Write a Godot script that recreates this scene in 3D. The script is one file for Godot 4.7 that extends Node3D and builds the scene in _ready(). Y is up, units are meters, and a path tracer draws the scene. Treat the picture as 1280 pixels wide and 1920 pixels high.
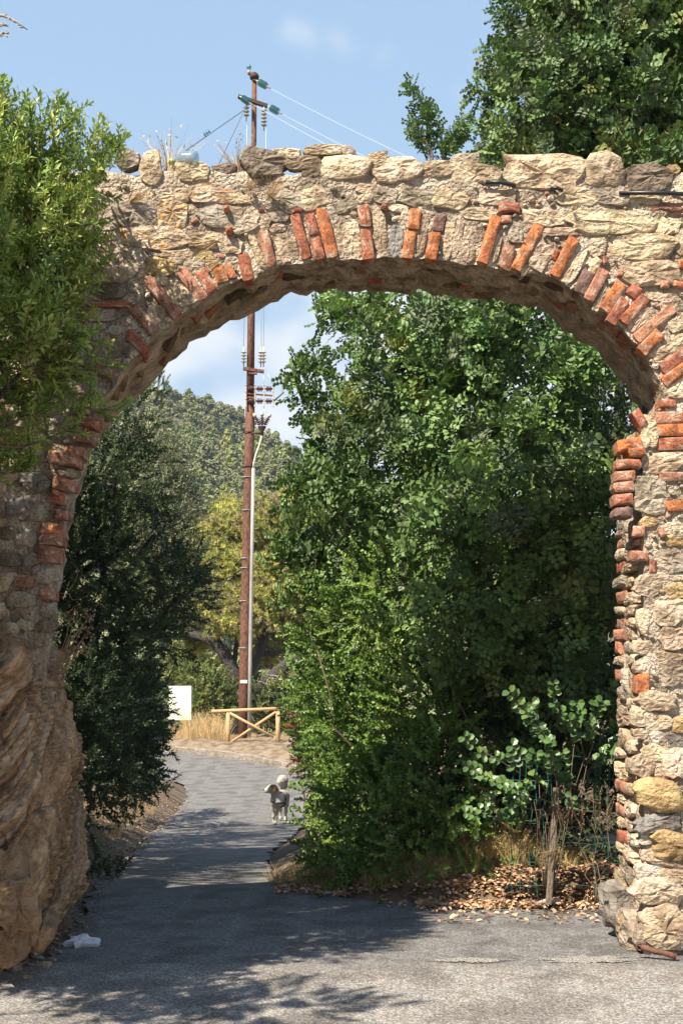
extends Node3D

# ---------------------------------------------------------------- camera numbers
const F := 2400.0      # focal length in photo pixels
const HZ := 1270.0     # photo row of the horizon
const CH := 1.625      # eye height
const Z0 := 7.5        # distance of the wall's front face
const Z1 := 8.14       # and of its back face

var rng := RandomNumberGenerator.new()
var n_fine := FastNoiseLite.new()
var n_mid := FastNoiseLite.new()
var n_big := FastNoiseLite.new()
var M := {}
var names := {}

# ---------------------------------------------------------------- small helpers
func at(px: float, py: float, z: float) -> Vector3:
	return Vector3((px - 640.0) / F * z, CH + (HZ - py) / F * z, -z)

func lin(r: float, g: float, b: float) -> Color:
	return Color(r, g, b).linear_to_srgb()

func rnd(a: float, b: float) -> float:
	return rng.randf_range(a, b)

func rdir() -> Vector3:
	return Vector3(rng.randfn(), rng.randfn(), rng.randfn()).normalized()

func numbered(called: String) -> String:
	if not names.has(called):
		names[called] = 0
		return called
	names[called] += 1
	return "%s_%03d" % [called, names[called]]

func tag(o: Node, label: String, category: String, group := "") -> void:
	o.set_meta("label", label)
	o.set_meta("category", category)
	if group:
		o.set_meta("group", group)

func thing(called: String, label: String, category: String, where := Vector3.ZERO, group := "") -> Node3D:
	var o := Node3D.new()
	o.name = numbered(called)
	add_child(o)
	o.position = where
	tag(o, label, category, group)
	return o

func mesh_node(called: String, m: Mesh, mat: Material, parent: Node, top := false) -> MeshInstance3D:
	var o := MeshInstance3D.new()
	o.name = numbered(called) if top else called
	o.mesh = m
	o.material_override = mat
	parent.add_child(o, true)
	return o

func ST(flat := false) -> SurfaceTool:
	var st := SurfaceTool.new()
	st.begin(Mesh.PRIMITIVE_TRIANGLES)
	st.set_smooth_group(-1 if flat else 0)
	st.set_color(Color.WHITE)
	return st

func done(st: SurfaceTool) -> ArrayMesh:
	st.generate_normals()
	return st.commit()

func build(called: String, st: SurfaceTool, mat: Material, parent: Node) -> MeshInstance3D:
	return mesh_node(called, done(st), mat, parent)

func struct(called: String, st: SurfaceTool, mat: Material) -> MeshInstance3D:
	var o := mesh_node(called, done(st), mat, self, true)
	o.set_meta("kind", "structure")
	return o

# a, b, c seen counter-clockwise; Godot wants clockwise
func tri(st: SurfaceTool, a: Vector3, b: Vector3, c: Vector3) -> void:
	st.add_vertex(a); st.add_vertex(c); st.add_vertex(b)

func quad(st: SurfaceTool, a: Vector3, b: Vector3, c: Vector3, d: Vector3) -> void:
	tri(st, a, b, c); tri(st, a, c, d)

func grid(st: SurfaceTool, p: Array, cols := []) -> void:   # rows of points
	for i in p.size() - 1:
		for j in p[i].size() - 1:
			var idx := [[i, j], [i + 1, j], [i + 1, j + 1], [i, j], [i + 1, j + 1], [i, j + 1]]
			for k in [0, 2, 1, 3, 5, 4]:
				var q = idx[k]
				if cols.size():
					st.set_color(cols[q[0]][q[1]])
				st.add_vertex(p[q[0]][q[1]])

func frame_of(d: Vector3) -> Basis:   # a basis whose y is d
	var y := d.normalized()
	var x := y.cross(Vector3(0.31, 0.17, 0.93)).normalized()
	if absf(y.dot(Vector3(0.31, 0.17, 0.93).normalized())) > 0.97:
		x = y.cross(Vector3.RIGHT).normalized()
	return Basis(x, y, x.cross(y))

func tube(st: SurfaceTool, pts: Array, rads: Array, sides := 8, caps := true) -> void:
	var rings := []
	for i in pts.size():
		var d: Vector3 = pts[mini(i + 1, pts.size() - 1)] - pts[maxi(i - 1, 0)]
		var b := frame_of(d)
		if i > 0:   # keep the twist small
			var d0: Vector3 = rings[i - 1][0] - pts[i - 1]
			var x := (d0 - b.y * d0.dot(b.y)).normalized()
			b = Basis(x, b.y, x.cross(b.y))
		var ring := []
		for k in sides + 1:
			var a := TAU * k / sides
			ring.append(pts[i] + (b.x * cos(a) - b.z * sin(a)) * rads[i])
		rings.append(ring)
	for i in rings.size() - 1:
		for k in sides:
			quad(st, rings[i][k], rings[i][k + 1], rings[i + 1][k + 1], rings[i + 1][k])
	if caps:
		var e := rings.size() - 1
		for k in sides:
			tri(st, pts[0], rings[0][k + 1], rings[0][k])
			tri(st, pts[e], rings[e][k], rings[e][k + 1])

func rod(st: SurfaceTool, a: Vector3, b: Vector3, r: float, sides := 8, r2 := -1.0) -> void:
	tube(st, [a, b], [r, r if r2 < 0 else r2], sides)

func lathe(st: SurfaceTool, origin: Vector3, axis: Vector3, prof: Array, sides := 12) -> void:   # prof: Vector2(radius, along)
	var b := frame_of(axis)
	for i in prof.size() - 1:
		for k in sides:
			var q := []
			for e in [[i, k], [i, k + 1], [i + 1, k + 1], [i + 1, k]]:
				var a: float = TAU * e[1] / sides
				q.append(origin + b.y * prof[e[0]].y + (b.x * cos(a) - b.z * sin(a)) * prof[e[0]].x)
			quad(st, q[0], q[1], q[2], q[3])

func beam(st: SurfaceTool, a: Vector3, b: Vector3, w: float, h: float, up := Vector3.UP, bev := 0.006) -> void:
	var d := (b - a).normalized()
	var s := d.cross(up).normalized()
	var u := s.cross(d)
	var o := []
	for c in [[-1, -1, 1, 0], [-1, -1, 0, 1], [-1, 1, 0, -1], [-1, 1, 1, 0], [1, 1, -1, 0], [1, 1, 0, -1], [1, -1, 0, 1], [1, -1, -1, 0]]:
		o.append(s * (c[0] * w / 2 + c[2] * bev) + u * (c[1] * h / 2 + c[3] * bev))
	for k in 8:
		quad(st, a + o[(k + 1) % 8], a + o[k], b + o[k], b + o[(k + 1) % 8])
	for k in range(1, 7):
		tri(st, a + o[0], a + o[k], a + o[k + 1])
		tri(st, b + o[0], b + o[k + 1], b + o[k])

# ---------------------------------------------------------------- textures and materials
func noise_of(seed_: int, freq: float, oct: int, kind := FastNoiseLite.TYPE_SIMPLEX_SMOOTH) -> FastNoiseLite:
	var n := FastNoiseLite.new()
	n.noise_type = kind
	n.seed = seed_
	n.frequency = freq
	n.fractal_octaves = oct
	n.fractal_type = FastNoiseLite.FRACTAL_FBM if oct > 1 else FastNoiseLite.FRACTAL_NONE
	return n

func ntex(n: FastNoiseLite, size := 512, ramp := [], w := 0) -> NoiseTexture2D:
	var t := NoiseTexture2D.new()
	t.width = size if w == 0 else w
	t.height = size
	t.seamless = true
	t.noise = n
	if ramp.size():
		var g := Gradient.new()
		var offs := PackedFloat32Array()
		var cols := PackedColorArray()
		for r in ramp:
			offs.append(r[0])
			cols.append(r[1] if r[1] is Color else Color(r[1], r[1], r[1]))
		g.offsets = offs
		g.colors = cols
		t.color_ramp = g
	return t

func mat(called: String, tint: Color, rough := 0.9, tex: Texture2D = null, scale := Vector3.ONE, height: Texture2D = null, hs := 1.0, vcol := true, detail: Texture2D = null, dscale := 0.5) -> StandardMaterial3D:
	var m := StandardMaterial3D.new()
	m.resource_name = called
	m.albedo_color = tint
	m.roughness = rough
	m.vertex_color_use_as_albedo = vcol
	if tex or height:
		m.albedo_texture = tex
		m.uv1_triplanar = true
		m.uv1_world_triplanar = true
		m.uv1_scale = scale
	if height:
		m.heightmap_enabled = true
		m.heightmap_texture = height
		m.heightmap_scale = hs
	if detail:
		m.detail_enabled = true
		m.detail_albedo = detail
		m.detail_blend_mode = BaseMaterial3D.BLEND_MODE_MUL
		m.detail_uv_layer = BaseMaterial3D.DETAIL_UV_2
		m.uv2_triplanar = true
		m.uv2_world_triplanar = true
		m.uv2_scale = Vector3.ONE * dscale
	M[called] = m
	return m

func leafmat(called: String, rough := 0.5, back := 0.35, tint := Color.WHITE) -> StandardMaterial3D:
	var m := StandardMaterial3D.new()
	m.resource_name = called
	m.albedo_color = tint
	m.vertex_color_use_as_albedo = true
	m.roughness = rough
	m.cull_mode = BaseMaterial3D.CULL_DISABLED
	m.backlight_enabled = true
	m.backlight = Color(back, back, back).linear_to_srgb()
	M[called] = m
	return m

func make_materials() -> void:
	var mottle := ntex(noise_of(3, 0.035, 5), 512, [[0.0, 0.62], [0.35, 0.84], [0.55, 0.95], [0.75, 0.88], [1.0, 0.98]])
	var blotch := ntex(noise_of(5, 0.012, 4), 512, [[0.0, Color(0.55, 0.5, 0.45)], [0.42, Color(0.86, 0.82, 0.78)], [0.6, Color(1, 0.98, 0.95)], [1.0, Color(1, 1, 1)]])
	var rough_h := ntex(noise_of(9, 0.028, 6), 512)
	var strata := noise_of(12, 0.02, 5)
	var strata_t := ntex(strata, 512, [[0.0, 0.66], [0.4, 0.86], [0.6, 0.96], [1.0, 0.9]])
	var grit := noise_of(21, 0.11, 1, FastNoiseLite.TYPE_CELLULAR)
	grit.cellular_return_type = FastNoiseLite.RETURN_CELL_VALUE
	var speck := ntex(grit, 512, [[0.0, Color(0.5, 0.49, 0.49)], [0.3, Color(0.64, 0.63, 0.62)], [0.6, Color(0.76, 0.75, 0.74)], [0.85, Color(0.88, 0.86, 0.84)], [1.0, Color(1, 0.98, 0.95)]])
	var speck_h := ntex(noise_of(22, 0.14, 3), 512)
	var patch := ntex(noise_of(23, 0.01, 5), 512, [[0.0, Color(0.74, 0.72, 0.70)], [0.4, Color(0.88, 0.87, 0.86)], [0.5, Color(0.95, 0.94, 0.93)], [0.58, Color(1, 1, 1)], [1.0, Color(0.93, 0.90, 0.86)]])
	var bark_t := ntex(noise_of(31, 0.03, 5), 512, [[0.0, 0.4], [0.5, 0.8], [1.0, 1.0]])
	var grain := ntex(noise_of(41, 0.02, 4), 512, [[0.0, 0.72], [0.5, 0.9], [1.0, 1.0]])
	var rust := ntex(noise_of(43, 0.02, 5), 512, [[0.0, Color(0.5, 0.42, 0.4)], [0.45, Color(0.8, 0.75, 0.72)], [0.62, Color(1, 0.9, 0.8)], [1.0, Color(1, 0.8, 0.6)]])
	var brick_t := ntex(noise_of(51, 0.05, 5), 512, [[0.0, Color(0.5, 0.46, 0.46)], [0.35, Color(0.82, 0.8, 0.8)], [0.55, Color(1, 0.97, 0.93)], [0.7, Color(0.93, 0.9, 0.9)], [0.76, Color(1, 1, 0.98)], [1, Color(1, 1, 1)]])
	mat("stone", Color.WHITE, 0.92, mottle, Vector3(1.9, 2.6, 1.9), rough_h, 1.1, true, blotch, 0.9)
	mat("brick", Color.WHITE, 0.92, brick_t, Vector3(2.4, 2.4, 2.4), rough_h, 0.3, true, blotch, 1.6)
	mat("mortar", lin(0.61, 0.535, 0.44), 0.96, mottle, Vector3(2.4, 2.4, 2.4), rough_h, 2.4, true, blotch, 0.6)
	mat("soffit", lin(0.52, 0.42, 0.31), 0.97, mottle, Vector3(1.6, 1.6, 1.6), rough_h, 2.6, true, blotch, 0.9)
	var rk := mat("rock", Color.WHITE, 0.9, strata_t, Vector3(0.9, 2.6, 1), rough_h, 0.8, true, blotch, 0.7)
	rk.uv1_triplanar = false
	mat("loose_rock", Color.WHITE, 0.9, mottle, Vector3(1.5, 2.5, 1.5), rough_h, 1.2, true, blotch, 0.7)
	mat("asphalt", lin(0.31, 0.312, 0.32), 0.9, speck, Vector3(2.3, 2.3, 2.3), speck_h, 0.2, true, patch, 0.4)
	mat("asphalt_new", lin(0.47, 0.46, 0.45), 0.88, speck, Vector3(1.9, 1.9, 1.9), speck_h, 0.25, true, patch, 0.31)
	mat("soil", Color.WHITE, 0.97, mottle, Vector3(1.6, 1.6, 1.6), rough_h, 1.2, true, blotch, 0.4)
	mat("hill", Color.WHITE, 0.97, mottle, Vector3(0.06, 0.06, 0.06), null, 1.0, true)
	mat("kerb", lin(0.42, 0.38, 0.33), 0.95, mottle, Vector3(1.2, 1.2, 1.2), rough_h, 4.0, true, blotch, 0.5)
	mat("bark", lin(0.11, 0.085, 0.07), 0.95, bark_t, Vector3(3.0, 0.9, 3.0), rough_h, 6.0)
	mat("pine_bark", lin(0.13, 0.11, 0.10), 0.95, bark_t, Vector3(1.8, 0.7, 1.8), rough_h, 10.0)
	mat("twig", lin(0.14, 0.10, 0.07), 0.9)
	mat("grey_twig", lin(0.33, 0.29, 0.26), 0.9)
	mat("rust", lin(0.17, 0.092, 0.066), 0.8, rust, Vector3(1.1, 0.5, 1.1), rough_h, 0.8)
	mat("rust_dark", lin(0.075, 0.045, 0.04), 0.8, rust, Vector3(3, 3, 3))
	mat("conduit", lin(0.40, 0.385, 0.36), 0.6, grain, Vector3(1.0, 0.3, 1.0))
	mat("wood", lin(0.62, 0.40, 0.20), 0.75, grain, Vector3(4, 0.8, 4))
	mat("old_wood", lin(0.28, 0.22, 0.16), 0.9, grain, Vector3(8, 1.2, 8), rough_h, 1.0)
	mat("white_paint", lin(0.74, 0.70, 0.58), 0.5)
	mat("dull_metal", lin(0.36, 0.36, 0.35), 0.5)
	M.dull_metal.metallic = 0.4
	mat("porcelain", lin(0.42, 0.39, 0.31), 0.3)
	mat("brown_porcelain", lin(0.10, 0.045, 0.04), 0.2)
	mat("wire", lin(0.45, 0.52, 0.56), 0.5)
	mat("dark_wire", lin(0.10, 0.12, 0.16), 0.6)
	mat("black_plastic", lin(0.015, 0.016, 0.018), 0.4)
	mat("green_wire", lin(0.03, 0.14, 0.10), 0.45)
	mat("plastic_white", lin(0.75, 0.76, 0.76), 0.4)
	mat("dog_coat", Color.WHITE, 0.95, mottle, Vector3(5, 5, 5), rough_h, 1.0)
	mat("dog_black", lin(0.012, 0.012, 0.013), 0.35)
	mat("straw", Color.WHITE, 0.85)
	M.straw.backlight_enabled = true
	M.straw.backlight = Color(0.5, 0.5, 0.5)
	mat("litter", Color.WHITE, 0.85)
	mat("yellow_fruit", lin(0.42, 0.46, 0.14), 0.6)
	var glass := mat("teal_glass", Color(0.10, 0.50, 0.52, 0.55), 0.12)
	glass.transparency = BaseMaterial3D.TRANSPARENCY_ALPHA
	var bl := mat("blue_glass", Color(0.50, 0.62, 0.70, 0.45), 0.1)
	bl.transparency = BaseMaterial3D.TRANSPARENCY_ALPHA
	leafmat("carob_leaf", 0.55, 0.36)
	leafmat("privet_leaf", 0.5, 0.5)
	leafmat("small_leaf", 0.45, 0.5)
	leafmat("dark_leaf", 0.5, 0.3)
	leafmat("needle", 0.7, 0.4)

# ---------------------------------------------------------------- main
func _ready() -> void:
	rng.seed = 77
	# camera: level, the lens shifted up
	var cam := Camera3D.new()
	cam.name = "camera"
	cam.near = 0.1
	cam.far = 3000.0
	cam.set_frustum(0.1 * 1920.0 / F, Vector2(0, 0.1 * (HZ - 960.0) / F), 0.1, 3000.0)
	cam.keep_aspect = Camera3D.KEEP_HEIGHT
	cam.position = Vector3(0, CH, 0)
	add_child(cam)
	cam.current = true
	# sky
	var env := Environment.new()
	env.background_mode = Environment.BG_SKY
	env.tonemap_mode = Environment.TONE_MAPPER_LINEAR
	env.tonemap_exposure = 2.3
	env.sdfgi_enabled = true
	env.ssao_enabled = true
	env.ssil_enabled = true
	env.sky = Sky.new()
	var psky := PanoramaSkyMaterial.new()
	psky.panorama = sky_picture()
	psky.energy_multiplier = 0.70
	env.sky.sky_material = psky
	env.fog_enabled = true
	env.fog_density = 0.00025
	env.fog_light_color = Color(0.78, 0.86, 0.96)
	var we := WorldEnvironment.new()
	we.name = "environment"
	we.environment = env
	add_child(we)
	# sun
	var sun := DirectionalLight3D.new()
	sun.name = "sun"
	sun.light_energy = 1.6
	sun.light_color = Color(1.0, 0.955, 0.88)
	sun.light_angular_distance = 0.5
	sun.shadow_enabled = true
	add_child(sun)
	sun.look_at_from_position(Vector3(-0.43, 0.81, 0.50) * 40.0, Vector3.ZERO)
	n_fine = noise_of(101, 9.0, 4)
	n_mid = noise_of(102, 2.2, 4)
	n_big = noise_of(103, 0.35, 4)
	make_materials()
	leaf_meshes()
	build_ground()
	build_road()
	build_arch()
	build_rock()
	build_hill_trees()
	build_pines()
	build_pole()
	build_verge()
	build_dog()
	build_right_plants()
	build_left_plants()
	build_small_things()

func sky_picture() -> ImageTexture:
	var w := 1024
	var h := 512
	var im := Image.create(w, h, false, Image.FORMAT_RGBAF)
	var n := noise_of(201, 1.7, 6)
	var n2 := noise_of(202, 4.0, 5)
	for y in h:
		var el := (0.5 - (y + 0.5) / h) * PI
		var s := sin(el)
		var up := maxf(s, 0.0)
		var low := Color(0.40, 0.49, 0.585)
		var mid := Color(0.265, 0.385, 0.545)
		var top := Color(0.13, 0.235, 0.43)
		var base := low.lerp(mid, clampf(pow(up / 0.42, 0.65), 0, 1)) if up < 0.42 else mid.lerp(top, clampf((up - 0.42) / 0.58, 0, 1))
		if s < 0:
			base = low.lerp(Color(0.2, 0.19, 0.17), clampf(-s * 4.0, 0, 1))
		for x in w:
			var az := (x + 0.5) / w * TAU
			var d := Vector3(cos(az) * cos(el), s, sin(az) * cos(el))
			var c := base
			if s > -0.02:
				# low banks of white cloud near the horizon, thin veils above
				var v := n.get_noise_3d(d.x * 2.6, d.y * 4.6, d.z * 2.6) + 0.35 * n2.get_noise_3d(d.x * 1.5, d.y * 3.0, d.z * 1.5)
				var bank := smoothstep(-0.12, 0.14, v + 0.80 - absf(up - 0.13) * 4.4)
				var veil := smoothstep(0.22, 0.6, n.get_noise_3d(d.x * 1.1 + 5.0, d.y * 2.0, d.z * 1.1)) * 0.45 * smoothstep(0.05, 0.3, up)
				c = c.lerp(Color(0.58, 0.605, 0.635), bank * 0.95)
				c = c.lerp(Color(0.46, 0.51, 0.58), veil)
			im.set_pixel(x, y, Color(c.r, c.g, c.b, 1))
	return ImageTexture.create_from_image(im)

# ---------------------------------------------------------------- ground, road, hill
func curve_at(pts: Array, t: float) -> float:   # smooth curve through (t, value) points
	var n := pts.size()
	if t <= pts[0].x: return pts[0].y
	if t >= pts[n - 1].x: return pts[n - 1].y
	var i := 0
	while pts[i + 1].x < t: i += 1
	var a: Vector2 = pts[i]
	var b: Vector2 = pts[i + 1]
	var m := (b.y - a.y) / (b.x - a.x)
	var m0 = m if i == 0 else (b.y - pts[i - 1].y) / (b.x - pts[i - 1].x)
	var m1 = m if i + 2 >= n else (pts[i + 2].y - a.y) / (pts[i + 2].x - a.x)
	var u := (t - a.x) / (b.x - a.x)
	var hh := b.x - a.x
	return (2*u*u*u - 3*u*u + 1) * a.y + (u*u*u - 2*u*u + u) * hh * m0 + (-2*u*u*u + 3*u*u) * b.y + (u*u*u - u*u) * hh * m1

var road_profile := [Vector2(-40, 0.6), Vector2(0, 0.06), Vector2(6, 0.01), Vector2(7.5, 0), Vector2(9, -0.02), Vector2(10, -0.05), Vector2(12, -0.2), Vector2(15, -0.4), Vector2(18, -0.6), Vector2(21, -0.74), Vector2(24, -0.7), Vector2(27, -0.6), Vector2(31, -0.4), Vector2(33, -0.3), Vector2(36, -0.2)]
var road_left := [Vector2(-40, -2.6), Vector2(5.5, -2.4), Vector2(7.5, -1.72), Vector2(10, -1.95), Vector2(15, -2.42), Vector2(19, -2.8), Vector2(23, -2.92), Vector2(26, -3.15), Vector2(27.6, -3.9), Vector2(28.6, -6.0), Vector2(29.4, -12.0), Vector2(30, -16.0)]
var road_right := [Vector2(-40, 5.2), Vector2(8.4, 5.2), Vector2(9.0, 3.6), Vector2(9.35, 0.7), Vector2(9.9, -0.12), Vector2(11.5, -0.58), Vector2(14.5, -0.8), Vector2(18.5, -0.68), Vector2(21, -0.52), Vector2(24.5, -0.45), Vector2(27, -0.7), Vector2(29.8, -1.5), Vector2(33, -4.4), Vector2(34.4, -8.5), Vector2(35, -16.0)]
var valley := [Vector2(36, -0.2), Vector2(40, -0.25), Vector2(45, -0.8), Vector2(60, -4.5), Vector2(90, -8.0)]
var ridge := [Vector2(-400, 118), Vector2(-120, 92), Vector2(-49, 70), Vector2(-21, 57), Vector2(-5, 49), Vector2(30, 36), Vector2(100, 22), Vector2(400, 12)]

func road_y(z: float) -> float:
	return curve_at(road_profile, z)

func ground_y(x: float, z: float) -> float:
	if z > 36.0:
		var y := curve_at(valley, z)
		if z > 90.0:
			var r := curve_at(ridge, x)
			var t := (z - 90.0) / 210.0
			if z <= 300.0:
				y = -8.0 + (r + 8.0) * pow(t, 0.92)
			else:
				y = r - (z - 300.0) * 0.28
			y += n_big.get_noise_2d(x * 0.06, z * 0.06) * 7.0 * smoothstep(90.0, 140.0, z)
		y += n_big.get_noise_2d(x * 0.6, z * 0.6) * 0.5 * smoothstep(36.0, 50.0, z)
		return y
	var ry := road_y(z)
	var l := curve_at(road_left, z)
	var r2 := curve_at(road_right, z)
	if z > 30.0:
		l = -100.0
	var out := maxf(l - x, x - r2)
	if z > 35.0:
		out = 1.0
	var y2 := ry + lerpf(-0.05, 0.05, smoothstep(-0.08, 0.3, out))
	if out > 0.0:
		y2 += n_mid.get_noise_2d(x, z) * 0.06 * smoothstep(0.0, 0.5, out)
		y2 += n_fine.get_noise_2d(x, z) * 0.02 * smoothstep(0.0, 0.3, out)
	if x < l:   # the bank on the left
		var k := l - x
		var top := 2.7 * (1.0 - smoothstep(9.0, 24.0, z)) + 0.5 * (1.0 - smoothstep(22.0, 28.0, z))
		top *= smoothstep(-6.0, 1.0, z)
		y2 += top * smoothstep(0.55 if z > 9.0 else 0.25, 2.1 if z > 9.0 else 1.6, k) + 0.18 * maxf(k - 1.6, 0.0) * (1.0 - smoothstep(20.0, 30.0, z))
		y2 += 0.10 * smoothstep(0.0, 0.6, k)
	elif x > r2 and z > 8.0:
		y2 += 0.16 * smoothstep(0.0, 1.2, x - r2)
	return y2

func axis(parts: Array) -> Array:   # [from, to, step], ...
	var a := []
	for p in parts:
		var v: float = p[0]
		while v < p[1] - 1e-4:
			a.append(v)
			v += p[2]
	a.append(parts[-1][1])
	return a

func sheet(xs: Array, zs: Array, color: Callable) -> SurfaceTool:
	var st := ST()
	var p := []
	var c := []
	for z in zs:
		var row := []
		var cr := []
		for x in xs:
			row.append(Vector3(x, ground_y(x, z), -z))
			cr.append(color.call(x, z))
		p.append(row)
		c.append(cr)
	# rows run away from the eye, columns to the right: turn so that the top faces up
	for i in p.size():
		p[i].reverse()
		c[i].reverse()
	grid(st, p, c)
	return st

func soil_color(x: float, z: float) -> Color:
	var v := n_mid.get_noise_2d(x * 1.3 + 9.0, z * 1.3) * 0.5 + 0.5
	var c := Color(0.13, 0.095, 0.06).lerp(Color(0.23, 0.17, 0.115), v)
	if z > 28.0 and z < 42.0:
		c = c.lerp(Color(0.42, 0.34, 0.24), 0.6)
	if z > 40.0:
		c = c.lerp(Color(0.10, 0.10, 0.045), smoothstep(40.0, 46.0, z))
	return c

func hill_color(x: float, z: float) -> Color:
	var v := n_big.get_noise_2d(x * 0.25 + 40.0, z * 0.25) * 0.5 + 0.5
	return Color(0.075, 0.085, 0.035).lerp(Color(0.17, 0.14, 0.08), v)

func build_ground() -> void:
	var g := sheet(axis([[-60.0, -12.0, 6.0], [-12.0, -5.0, 0.6], [-5.0, 4.0, 0.12], [4.0, 12.0, 0.6], [12.0, 60.0, 6.0]]), axis([[-40.0, 0.0, 4.0], [0.0, 5.0, 0.5], [5.0, 14.0, 0.12], [14.0, 38.0, 0.25], [38.0, 60.0, 1.0]]), soil_color)
	struct("ground", g, M.soil)
	var h := sheet(axis([[-900.0, -160.0, 40.0], [-160.0, 120.0, 4.0], [120.0, 900.0, 40.0]]), axis([[60.0, 330.0, 5.0], [330.0, 1500.0, 90.0]]), hill_color)
	struct("hillside", h, M.hill)
	var side := sheet(axis([[-900.0, -60.0, 60.0]]), axis([[-40.0, 60.0, 5.0]]), hill_color)
	struct("hillside", side, M.hill)
	var side2 := sheet(axis([[60.0, 900.0, 60.0]]), axis([[-40.0, 60.0, 5.0]]), hill_color)
	struct("hillside", side2, M.hill)

func road_strip(z_from: float, z_to: float, step: float, lift: float, cols: int, tint := Color.WHITE) -> SurfaceTool:
	var st := ST()
	var p := []
	var z := z_from
	while z <= z_to + 1e-3:
		var l := curve_at(road_left, z)
		var r := curve_at(road_right, z)
		l += n_mid.get_noise_2d(z * 2.0, 3.0) * 0.10
		r += n_mid.get_noise_2d(z * 2.0, 13.0) * 0.10
		var row := []
		for k in cols + 1:
			var x := lerpf(l, r, float(k) / cols)
			row.append(Vector3(x, road_y(z) + lift + n_mid.get_noise_2d(x * 0.3, z * 0.3) * 0.012, -z))
		row.reverse()
		p.append(row)
		z += step
	grid(st, p)
	return st

func build_road() -> void:
	struct("road", road_strip(7.16, 35.0, 0.15, 0.0, 24), M.asphalt)
	# the newer, coarser surfacing in front of the arch laps over it with a ragged lip
	var st := ST()
	var p := []
	for i in 161:
		var x := lerpf(-6.0, 6.0, i / 160.0)
		var e := 7.22 + n_mid.get_noise_2d(x * 0.8, 77.0) * 0.10 + n_fine.get_noise_2d(x, 7.0) * 0.02
		var row := []
		for z in [e, e - 0.02, e - 0.2, 6.4, 5.5, 4.0, 1.0, -6.0, -40.0]:
			var lift := 0.014 + n_mid.get_noise_2d(x * 0.3, z * 0.3) * 0.012
			row.append(Vector3(x, road_y(z) + (lift if z < e - 0.001 else -0.004), -z))
		p.append(row)
	p.reverse()
	grid(st, p)
	struct("road_surface", st, M.asphalt_new)
	# worn pale patches of mortar along the seam
	var worn := mat("worn", lin(0.50, 0.46, 0.41), 0.95, M.mortar.albedo_texture, Vector3.ONE * 3.0, M.mortar.heightmap_texture, 3.0)
	for q in [[880.0, 790.0, 70.0, 6.0], [1105.0, 788.0, 75.0, 9.0], [690.0, 1.0, 0.0, 0.0]]:
		if q[2] == 0.0:
			continue
		var s2 := ST()
		var zc := 7.34
		var cx: float = (q[0] - 640.0) / F * zc
		var ring := []
		for k in 90:
			var a := TAU * k / 90
			var rr := 1.0 + n_mid.get_noise_2d(cos(a) * 1.6 + q[0], sin(a) * 1.6) * 0.7 + n_fine.get_noise_2d(cos(a) * 1.0, sin(a) * 1.0 + q[0]) * 0.4
			ring.append(Vector3(cx + cos(a) * q[2] / 325.0 * rr, road_y(zc) + 0.006 + n_mid.get_noise_2d((cx + cos(a) * q[2] / 325.0 * rr) * 0.3, (zc + sin(a) * q[3] / 95.0 * rr) * 0.3) * 0.012, -zc - sin(a) * q[3] / 95.0 * rr))
		for k in 90:
			tri(s2, Vector3(cx, road_y(zc) + 0.008 + n_mid.get_noise_2d(cx * 0.3, zc * 0.3) * 0.012, -zc), ring[k], ring[(k + 1) % 90])
		struct("road_patch", s2, worn)
	# kerb along the outside of the bend
	var n := 26
	for i in n:
		var z0 := lerpf(28.2, 34.2, float(i) / n)
		var z1 := lerpf(28.2, 34.2, (i + 0.985) / n)
		var a := Vector3(curve_at(road_right, z0) + 0.12, road_y(z0) + 0.05, -z0 - 0.06)
		var b := Vector3(curve_at(road_right, z1) + 0.12, road_y(z1) + 0.05 + rnd(-0.012, 0.012), -z1 - 0.06)
		var ks := ST(true)
		beam(ks, a, b, 0.22, 0.2, Vector3.UP, 0.02)
		var ko := mesh_node("kerb", done(ks), M.kerb, self, true)
		ko.set_meta("kind", "structure")

# ---------------------------------------------------------------- the arch
var arch: Node3D
var taken := []          # [cx, cy, w, h, rot] of every piece laid on the face
var tones := {}
var wall_poly := PackedVector2Array()

func W(x: float, y: float, out := 0.0) -> Vector3:   # photo pixels on the wall's front face
	return Vector3((x - 640.0) / 320.0, CH + (HZ - y) / 320.0, -Z0 + out)

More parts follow.
